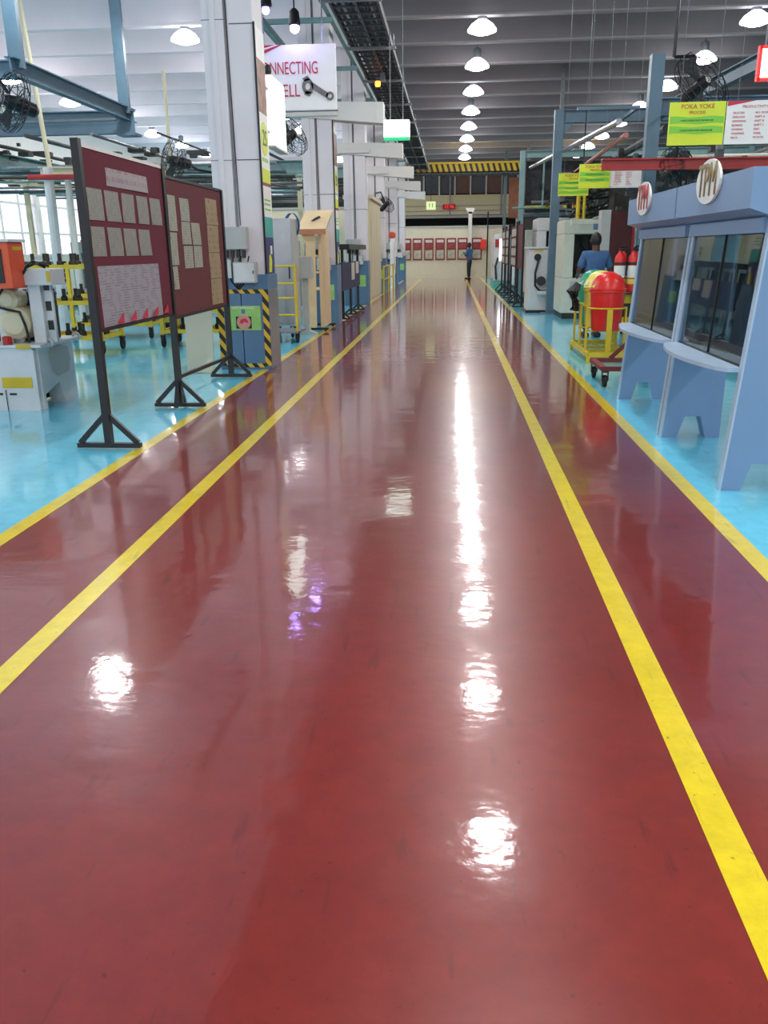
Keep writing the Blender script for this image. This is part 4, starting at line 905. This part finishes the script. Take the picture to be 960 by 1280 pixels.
def extg(x, y, p):
    t = thing('fire_extinguisher', 'red fire extinguisher with white and yellow label, %s' % p, 'fire extinguisher', (x, y, .82), 'fire extinguishers on the stand')
    b = B(); lathe(b, [(.07, .821), (.078, .83), (.078, 1.29), (.06, 1.34), (.03, 1.37), (.025, 1.4)], x, y, 18); obj('cylinder', b, REDPL, t, smooth=True)
    obj('label_wrap', lathe(B(), [(.0795, 1.02), (.0795, 1.19)], x, y, 18), WHT, t, smooth=True); obj('label_wrap', lathe(B(), [(.0795, .93), (.0795, 1.0)], x, y, 18), YELPL, t, smooth=True)
    obj('label_wrap', lathe(B(), [(.0797, 1.2), (.0797, 1.24)], x, y, 18), INKD, t, smooth=True)
    b = B(); box(b, x-.02, x+.02, y-.02, y+.02, 1.4, 1.44); bar(b, (x, y, 1.44), (x+.02, y-.09, 1.47), .02, .012); bar(b, (x, y, 1.41), (x+.02, y-.09, 1.40), .02, .012); obj('valve_handle', b, BLK, t)
    b = B(); tube(b, [(x+.02, y, 1.42), (x+.09, y-.02, 1.40), (x+.1, y-.02, 1.25), (x+.095, y-.02, 1.05)], .012, 6); obj('hose', b, BLK, t, smooth=True)
for p in ep: extg(*p)

# ---------------------------------------------------------------- people
def skinned(name, V, E_, radii, m, parent, sub=2, root=0):
    me = bpy.data.meshes.new(name); off = rootloc(parent)
    me.from_pydata([tuple(Vector(v)-off) for v in V], E_, []); o = bpy.data.objects.new(name, me); COL.objects.link(o)
    md = o.modifiers.new('s', 'SKIN'); md.use_smooth_shade = True
    for i, r in enumerate(radii):
        r = r if isinstance(r, tuple) else (r, r); me.skin_vertices[0].data[i].radius = r; me.skin_vertices[0].data[i].use_root = (i == root)
    o.modifiers.new('u', 'SUBSURF').levels = sub
    dg = bpy.context.evaluated_depsgraph_get(); dg.update()
    m2 = bpy.data.meshes.new_from_object(o.evaluated_get(dg)); bpy.data.objects.remove(o); m2.materials.clear(); m2.materials.append(m); m2.name = name
    m2.polygons.foreach_set('use_smooth', [True]*len(m2.polygons))
    q = bpy.data.objects.new(name, m2); COL.objects.link(q); q.parent = parent; return q
def person(label, x, y, face, pose, h=1.7):
    """face: rotation about Z; built facing +Y then rotated. pose: dict of arm points"""
    s = h/1.7
    t = thing('person', label, 'person', (0, 0, 0))
    hand = {}
    J = {'pel': (0, 0, .95), 'bel': (0, .0, 1.08), 'che': (0, .02 if not pose.get('lean') else .04, 1.28), 'nk': (0, .01, 1.45), 'hd0': (0, .02, 1.54), 'hd1': (0, .04, 1.64)}
    names = list(J); V = [Vector(v) for v in J.values()]; rad = [(.15, .11), (.14, .1), (.17, .115), (.055, .055), (.07, .085), (.07, .085)]
    E_ = [(0, 1), (1, 2), (2, 3), (3, 4), (4, 5)]
    sv, se, sr = [Vector((0, 0, .86)), Vector((0, 0, 1.0)), Vector((0, .01, 1.15)), Vector((0, .02, 1.32)), Vector((0, .01, 1.45))], [(0, 1), (1, 2), (2, 3), (3, 4)], [(.17, .125), (.165, .12), (.175, .125), (.165, .115), (.075, .075)]
    for sd, (el, wr) in zip((-1, 1), pose['arms']):
        sh = Vector((sd*.19, .01, 1.39)); el = Vector(el); wr = Vector(wr); k = len(V)
        d = (wr-el).normalized(); pm = wr+d*.05; pe = wr+d*.09
        side = d.cross(Vector((1, 0, 0))).normalized() if abs(d.x) < .8 else Vector((0, 0, 1))
        V += [sh, el, wr, pm, pe]; rad += [.055, .042, .028, (.038, .018), (.038, .016)]; E_ += [(2, k), (k, k+1), (k+1, k+2), (k+2, k+3), (k+3, k+4)]
        for f in range(4):
            o1 = side*(f-1.5)*.02; L_ = (.07, .08, .075, .06)[f]; kk = len(V)
            V += [pe+o1+d*.02, pe+o1*1.1+d*L_*.7+Vector((0, -.01, 0)), pe+o1*1.1+d*L_]; rad += [.0095, .009, .007]; E_ += [(k+4, kk), (kk, kk+1), (kk+1, kk+2)]
        kk = len(V); V += [wr+d*.03+side*.04, wr+d*.07+side*.055]; rad += [.011, .009]; E_ += [(k+3, kk), (kk, kk+1)]
        ks = len(sv); sv += [sh, (sh+el)/2, sh.lerp(el, .88)]; sr += [.075, .068, .072]; se += [(3, ks), (ks, ks+1), (ks+1, ks+2)]
    tv, te, tr = [Vector((0, 0, .98)), Vector((0, 0, .88))], [(0, 1)], [(.15, .11), (.155, .12)]
    for sd, (kn, an) in zip((-1, 1), pose['legs']):
        hp = Vector((sd*.09, 0, .86)); kn = Vector(kn); an = Vector(an); k = len(V)
        V += [hp, kn, an, an+Vector((0, .12, -.045))]; rad += [.08, .052, .036, .03]; E_ += [(0, k), (k, k+1), (k+1, k+2), (k+2, k+3)]
        ks = len(tv); tv += [hp, kn, an+Vector((0, 0, .04))]; tr += [.098, .07, .06]; te += [(1, ks), (ks, ks+1), (ks+1, ks+2)]
    sc_ = lambda L: [v*s for v in L]
    skinned('body', sc_(V), E_, rad, SKIN, t)
    skinned('shirt', sc_(sv), se, sr, SHIRT, t); skinned('trousers', sc_(tv), te, tr, TROUS, t)
    b = B(); bmesh.ops.create_uvsphere(b, u_segments=18, v_segments=12, radius=1)
    for v in b.verts: v.co = Vector((v.co.x*.09, v.co.y*.112-.008+.035, v.co.z*.128+1.625))
    bmesh.ops.delete(b, geom=[f for f in b.faces if f.calc_center_median().y > .095 and f.calc_center_median().z < 1.68 or f.calc_center_median().z < 1.515], context='FACES')
    bmesh.ops.scale(b, vec=(s, s, s), verts=b.verts[:]); obj('hair', b, HAIR, t, smooth=True)
    b = B()
    for sd in (-1, 1): lathe(b, [(.008, sd*.078), (.026, sd*.084), (.022, sd*.094)], 0, .045, 10, 'X', 1.615)
    bmesh.ops.scale(b, vec=(s, s, s), verts=b.verts[:]); obj('ear', b, SKIN, t)
    b = B(); prism(b, [(.118, 1.63), (.15, 1.60), (.12, 1.585)], -.013, .013, 'YZ'); bmesh.ops.scale(b, vec=(s, s, s), verts=b.verts[:]); obj('nose', b, SKIN, t)
    b = B()
    for sd in (-1, 1): bmesh.ops.create_uvsphere(b, u_segments=8, v_segments=6, radius=.011, matrix=Matrix.Translation((sd*.03, .122, 1.635)))
    bmesh.ops.scale(b, vec=(s, s, s), verts=b.verts[:]); obj('eye', b, INKD, t)
    b = B(); box(b, -.022, .022, .118, .128, 1.563, 1.571); bmesh.ops.scale(b, vec=(s, s, s), verts=b.verts[:]); obj('mouth', b, DRED, t)
    for kn, an in pose['legs']:
        b = B(); a = Vector(an)*s; box(b, a.x-.05, a.x+.05, a.y-.07, a.y+.2, .0, .085, .03); obj('shoe', b, BLK, t, smooth=True)
    t.location = (x, y, 0); t.rotation_euler.z = face; return t
person('person in a blue shirt seen from behind, working at the machine beyond the bins', 2.36, 14.5, math.radians(8),
       dict(arms=[((-.27, .02, 1.12), (-.22, .27, 1.05)), ((.27, .02, 1.12), (.22, .27, 1.04))], legs=[((-.1, .03, .48), (-.1, 0, .07)), ((.1, .03, .48), (.11, 0, .07))], lean=1), 1.64)
person('person in a blue shirt and dark trousers standing far down the aisle near the wall', .88, 43.5, math.radians(60),
       dict(arms=[((-.24, .1, 1.1), (-.08, .25, 1.2)), ((.24, .1, 1.1), (.1, .26, 1.2))], legs=[((-.1, .02, .48), (-.1, 0, .07)), ((.1, .05, .48), (.13, .06, .07))]), 1.72)

# ---------------------------------------------------------------- machines
def machine(x0, x1, y0, y1, h, lab, style=0, body=None, group='machine tools'):
    body = body or MACHW
    t = thing('machine_tool', lab, 'machine', ((x0+x1)/2, (y0+y1)/2, 0), group); W = x1-x0
    b = B(); box(b, x0+.04, x1-.04, y0+.04, y1-.04, 0, .12); obj('plinth', b, DKM, t)
    b = B(); box(b, x0, x1, y0, y1, .12, h*.42, .02); obj('base', b, body, t)
    b = B(); box(b, x0, x0+.22, y0, y1, h*.42, h*.86, .015); obj('column', b, body, t)
    b = B(); box(b, x1-.22, x1, y0, y1, h*.42, h*.86, .015); obj('column', b, body, t)
    b = B(); box(b, x0, x1, y0, y1, h*.86, h, .02); obj('top_cover', b, body, t)
    b = B(); box(b, x0+.22, x1-.22, y0+.5*(y1-y0), y1-.02, h*.42, h*.86); obj('back_plate', b, DKM, t)
    # working bay
    b = B(); cx = (x0+x1)/2; yb = y0+.25*(y1-y0)
    box(b, cx-.14, cx+.14, yb, y1-.4*(y1-y0), h*.62, h*.86, .015); lathe(b, [(.09, h*.52), (.09, h*.62)], cx, yb+.12, 12); obj('spindle_head', b, GREY, t)
    b = B(); box(b, cx-.3*W, cx+.3*W, yb-.05, yb+.35, h*.42, h*.46); box(b, cx-.12, cx+.12, yb, yb+.2, h*.46, h*.5); obj('work_table', b, STEEL, t)
    rnd = random.Random(int(x0*100+y0*10)); b = B()
    for k in range(6):
        xa = rnd.uniform(x0+.28, x1-.28); xb = rnd.uniform(x0+.28, x1-.28); tube(b, [(xa, yb, h*.84), ((xa+xb)/2+.1, yb-.06, h*.66), (xb, yb+.02, h*.47)], rnd.uniform(.01, .022), 6)
    obj('hose', b, BLK, t, smooth=True)
    b = B()
    for k in range(9): xa = rnd.uniform(x0+.25, x1-.3); z = rnd.uniform(h*.46, h*.78); box(b, xa, xa+rnd.uniform(.05, .14), yb+.1, yb+.25, z, z+rnd.uniform(.04, .14))
    obj('fixture_block', b, rnd.choice([DKM, STEEL]), t)
    # front fascia
    p = obj('control_panel', box(B(), x0+.1*W, x0+.9*W, y0-.03, y0, h*.22, h*.39, .006), GREY if style else MACHW, t)
    b = B()
    for k in range(5): lathe(b, [(.03, y0-.05), (.03, y0-.03)], x0+W*(.2+.14*k), 0, 10, 'Y', h*.33)
    obj('gauge', b, BLK, p)
    b = B(); box(b, x0+.15*W, x0+.85*W, y0-.036, y0-.03, h*.23, h*.28); obj('label_strip', b, DKM, p)
    obj('name_plate', box(B(), x0+.35*W, x0+.65*W, y0-.006, y0, h*.9, h*.96), [REDP, CLAD, GREY][style % 3], t)
    b = B(); tube(b, [(x1-.1, (y0+y1)/2, h), (x1-.1, (y0+y1)/2, h+.18)], .015, 6); s = obj('stack_pole', b, GREY, t)
    for k, c in enumerate((GRNPL, YELPL, REDPL)): obj('stack_light', lathe(B(), [(.03, h+.18+k*.07), (.03, h+.245+k*.07)], x1-.1, (y0+y1)/2, 10), c, s)
    return t
# grinder next to the aisle, right
t = thing('grinding_machine', 'white pedestal machine with a black hose, left of the right steel column', 'machine', (2.0, 20.8, 0))
b = B(); box(b, 1.78, 2.25, 20.3, 21.2, .0, 1.44, .02); obj('cabinet', b, WHITE, t); obj('top_tray', box(B(), 1.74, 2.29, 20.26, 21.24, 1.44, 1.48, .01), WHITE, t)
obj('dial', lathe(B(), [(.08, 20.26), (.08, 20.3)], 1.98, 0, 16, 'Y', 1.25), BLK, t)
b = B(); tube(b, [(2.0, 20.27, 1.18), (1.93, 20.2, .9), (1.94, 20.2, .62), (2.05, 20.22, .5), (2.2, 20.2, .5)], .025, 8); obj('hose', b, BLK, t, smooth=True)
obj('label_strip', box(B(), 1.9, 2.1, 20.29, 20.3, 1.38, 1.42), YEL, t)
obj('foot_bracket', box(B(), 2.0, 2.3, 20.13, 20.3, .42, .5), WHITE, t); obj('base_skirt', box(B(), 1.74, 2.3, 20.24, 21.26, 0, .06), BLK, t)
b = B(); lathe(b, [(.1, 20.16), (.11, 20.3)], 2.08, 0, 14, 'Y', .72); obj('pulley', b, DKM, t)
machine(2.08, 3.1, 21.6, 23.0, 2.15, 'tall white machine behind the pedestal machine by the steel column', 0, WHITE)
machine(2.32, 4.0, 18.4, 19.7, 2.0, 'cream transfer machine the worker in the blue shirt faces', 1)
machine(4.5, 6.2, 17.6, 19.4, 2.1, 'cream machine right of the one facing the worker', 0)
machine(3.6, 5.2, 21.5, 23.4, 2.2, 'grey machine behind the second steel column on the right', 2, MACHG)
machine(3.4, 4.9, 9.6, 11.2, 1.75, 'grey machine standing behind the farther display case', 2, MACHG)
machine(4.4, 5.9, 6.4, 7.9, 1.7, 'cream machine behind the nearest display case', 0)
machine(5.4, 7.2, 12.4, 14.2, 1.9, 'cream machine in the right bay beyond the display cases', 1)
k = 0
for y, nm in ((26, 'first'), (31, 'second'), (36, 'third')):
    machine(2.3, 3.9, y+1.5, y+3.3, 2.0, 'pale machine in the distant right row along the aisle, %s past the far portal' % nm, k, [MACHW, WHITE, MACHG][k]); k += 1
    machine(5.2, 7.0, y+.5, y+2.6, 2.2, 'grey machine deep in the right bay, %s past the far portal' % nm, k, MACHG)
for y, nm in ((18, 'nearest'), (22.5, 'second'), (27, 'farthest')):
    machine(-8.4, -6.6, y+.6, y+2.4, 1.7, 'cream machine in the left bay behind the yellow trolleys, %s' % nm, k, [MACHW, MACHG][k % 2]); k += 1
for y, nm in ((12.5, 'nearest'), (18, 'second'), (24, 'farthest')):
    machine(-12.6, -10.8, y, y+1.8, 1.45, 'pale machine under the left windows, %s' % nm, 2, [MACHW, WHITE][k % 2]); k += 1
for y, nm in ((20, 'third'), (26.2, 'fourth'), (33, 'fifth')): machine(-5.4, -3.8, y, y+1.6, 1.7, 'grey machine behind the column row, beside the %s column' % nm, 1, MACHG)

# upper service clutter on the right
t = thing('pipe_rack', 'dark tangle of pipes, ducts and cable trays above the right machines', 'pipe rack', (5, 20, 2.5))
rnd = random.Random(3)
for k in range(26):
    y = 15.5+k*.62; z = rnd.uniform(2.45, 3.25); b = B(); tube(b, [(rnd.uniform(2.6, 3.4) if y < 27 else 2.4, y, z), (rnd.uniform(5, 7), y, z+rnd.uniform(-.1, .1)), (13, y, z)], rnd.uniform(.03, .1), 8)
    obj('pipe', b, rnd.choice([DKM, CABLE, GALV, DKM, MACHG, MACHW]), t)
for k in range(14):
    x = 2.75+k*.7; z = rnd.uniform(2.5, 3.3); b = B(); tube(b, [(x, 15, z), (x+.2, 40, z)], rnd.uniform(.03, .09), 8); obj('pipe', b, rnd.choice([DKM, CABLE, GALV, DKM]), t)
b = B()
for k in range(150):
    x, y, z = rnd.uniform(2.7, 11), rnd.uniform(16.5, 30), rnd.uniform(2.35, 3.3); w_ = rnd.uniform(.08, .3); box(b, x, x+w_, y, y+w_, z, z+rnd.uniform(.05, .25))
o = obj('valve_block', b, DKM, t, kind='stuff')
b = B()
for k in range(170):
    x, y, z = rnd.uniform(3.3, 9), rnd.uniform(14.9, 18.5), rnd.uniform(1.95, 3.0); w_ = rnd.uniform(.04, .22); box(b, x, x+w_, y, y+.15, z, z+rnd.uniform(.03, .2))
obj('fitting', b, CABLE, t, kind='stuff')
b = B()
for k in range(40):
    x, z = rnd.uniform(3.2, 9), rnd.uniform(1.9, 2.9); tube(b, [(x, 15.2, z), (x+rnd.uniform(-.5, .5), 15.3, z-rnd.uniform(.1, .5)), (x+rnd.uniform(-.2, 1.2), 15.2, z+rnd.uniform(-.2, .2))], rnd.uniform(.012, .03), 6)
obj('loose_hose', b, BLK, t, kind='stuff')
for k in range(5): obj('duct', box(B(), 3.4+k*1.3, 4.5+k*1.3, 19.0, 19.6, 2.15+.1*(k % 2), 2.75), [DKM, MACHG, DKM, GALV, DKM][k], t)
for k in range(4): obj('screen_panel', box(B(), 2.7+k*2.6, 5.2+k*2.6, 34, 34.1, 2.0, 4.6), DKM, t)
b = B()
for k in range(110):
    x, y, z = rnd.uniform(2.45, 5), rnd.uniform(20.3, 22.5), rnd.uniform(2.2, 3.1); w_ = rnd.uniform(.04, .25); box(b, x, x+w_, y, y+.15, z, z+rnd.uniform(.02, .16))
obj('fitting', b, GALV, t, kind='stuff')
b = B()
for k in range(45):
    x, z = rnd.uniform(2.45, 4.6), rnd.uniform(2.2, 3.1); tube(b, [(x, 20.25, z), (x+rnd.uniform(-.3, .3), 20.3, z-rnd.uniform(.05, .35)), (x+rnd.uniform(-.1, .8), 20.25, z+rnd.uniform(-.15, .15))], rnd.uniform(.012, .035), 6)
obj('loose_hose', b, DKM, t, kind='stuff')
for x in (4.6, 8.2):
    for y in (16, 24, 32): obj('support_post', box(B(), x-.05, x+.05, y-.05, y+.05, 0, 3.3), GALV, t)
t = thing('dust_hood', 'dark mesh hood hanging right of the far portal column', 'hood', (3.1, 27.4, 2.5))
obj('hood', box(B(), 2.2, 4.4, 27.3, 28.4, 2.7, 3.95, .03), mat('dark_mesh', '26282b', .8, var=.5, scale=8, bump=.3), t); obj('yellow_lip', box(B(), 2.2, 4.4, 27.26, 27.3, 2.62, 2.70), YEL, t)
obj('hanger', box(B(), 3.2, 3.3, 27.8, 27.9, 3.95, CZ), GALV, t)
t = thing('yellow_lift', 'yellow hoist cylinder hanging behind the yellow-green notices', 'hoist', (2.9, 18, 2.1))
obj('cylinder', tube(B(), [(2.52, 18, 1.98), (2.52, 18, 2.7)], .04, 10), YEL, t); obj('cylinder', tube(B(), [(2.64, 18, 1.98), (2.64, 18, 2.7)], .03, 10), YEL, t)
obj('cross_head', box(B(), 2.4, 2.8, 17.9, 18.1, 1.9, 2.0), MACHW, t); obj('rod', tube(B(), [(2.58, 18, 2.65), (2.58, 18, 4.02)], .015, 6), BLK, t); obj('cross_bar', box(B(), 2.4, 3.6, 17.96, 18.04, 4.0, 4.06), STEELB, t); obj('cross_post', box(B(), 3.5, 3.6, 19.7, 19.87, 4.0, 4.06), STEELB, t); obj('tie_bar', bar(B(), (3.55, 18, 4.03), (3.55, 19.95, 4.03), .06, .06), STEELB, t)
# maroon electrical cabinet boards behind the extinguishers
t = thing('maroon_cabinet', 'brown-maroon upright board with a grey side behind the extinguishers', 'cabinet', (2.95, 14.9, 0))
b = B(); box(b, 2.70, 3.0, 15.0, 15.1, 1.02, 2.02); obj('felt_panel', box(B(), 2.66, 3.02, 15.0, 15.06, 1.05, 2.03), mat('felt_brown', '4a2222', .85), t); b.free()
obj('side_panel', box(B(), 2.50, 2.655, 15.0, 15.3, 1.05, 2.05), GREY, t)
for x in (2.53, 2.98): obj('post', box(B(), x-.02, x+.02, 15.08, 15.12, 0, 1.06), BLK, t)
obj('red_edge', box(B(), 3.021, 3.06, 14.99, 15.06, 1.05, 2.05), mat('crimson', 'a51528', .5), t)
# right-hand notice stands by the aisle
def rstand(y0, y1, m, lab, sheets):
    t = thing('notice_board', lab, 'notice board', (1.75, (y0+y1)/2, 0), 'narrow notice boards on the right of the aisle')
    for y in (y0, y1): post_foot(t, 1.78, y, 2.15, .24, .03, .26)
    obj('felt_panel', box(B(), 1.765, 1.795, y0+.03, y1-.03, .95, 2.05), m, t)
    if sheets:
        for r in range(4):
            for c in range(3): obj('sheet', box(B(), 1.758, 1.764, y0+.1+c*(y1-y0-.2)/3, y0+.05+(c+1)*(y1-y0-.2)/3, 1.0+r*.26, 1.2+r*.26), mat('dull_sheet', 'a8a29a', .6), t)
rstand(22.0, 23.6, MAROON, 'glossy maroon notice board on black feet right of the aisle', 0)
rstand(24.2, 26.2, MAROON2, 'brown notice board covered in grey sheets, right of the aisle behind the maroon one', 1)
rstand(27.5, 28.9, MAROON2, 'third notice board in the right row, sheets in columns', 1)
rstand(29.3, 30.9, MAROON2, 'farthest notice board in the right row', 1)
t = thing('brown_shutter', 'brown upper shutter panel at the far right of the mezzanine', 'panel', (3.6, 47, 3.0))
obj('panel', box(B(), 2.95, 3.9, 47, 47.1, 3.0, 5.0), mat('shutter_brown', '7c4a30', .6, var=.2, scale=3), t)
for x in (2.75, 3.95): obj('post', box(B(), x-.08, x+.08, 46.95, 47.15, 0, 6.3), mat('post_grey', '5c6a6a', .5), t)
# white work lights and workpieces in the distant right row
for k, (x, y, z) in enumerate(((1.9, 34.2, 1.5), (1.95, 36.9, 1.4))):
    t = thing('lit_machine', ['bright lit white machine front in the distant right row', 'small pale machine with green base at the end of the right row'][k], 'machine', (x, y, 0), 'small machines at the right aisle edge')
    obj('body', box(B(), x-.25, x+.3, y, y+.8, .25, z+.5, .02), WHITE, t); obj('green_base', box(B(), x-.28, x+.33, y-.05, y+.85, 0, .25), mat('green_base', '5a9a8a', .5), t)
    obj('lit_strip', box(B(), x-.05, x+.25, y-.01, y, z-.5, z+.3), mat('work_light', 'ffffff', .4, emit='ffffff', es=3, var=0), t)
    obj('panel', box(B(), x-.22, x-.08, y-.02, y, z, z+.3), REDP, t); b = B(); tube(b, [(x-.15, y-.05, .3), (x-.2, y-.15, .8), (x-.1, y-.05, 1.1)], .04, 8); obj('arm', b, DKM, t)
t = thing('wooden_pallet', 'dark brown pallet with a yellow edge glimpsed behind the nearest display case', 'pallet', (3.9, 10, 0))
for k in range(6): obj('deck_board', box(B(), 3.25+k*.17, 3.40+k*.17, 8.2, 9.4, .10, .125), mat('dark_wood', '4a3426', .7), t)
for y in (8.25, 8.8, 9.35): obj('bearer', box(B(), 3.25, 4.25, y-.04, y+.04, 0, .10), mat('dark_wood', '4a3426', .7), t)
obj('yellow_edge', box(B(), 3.25, 4.25, 8.17, 8.2, .08, .13), YEL, t)
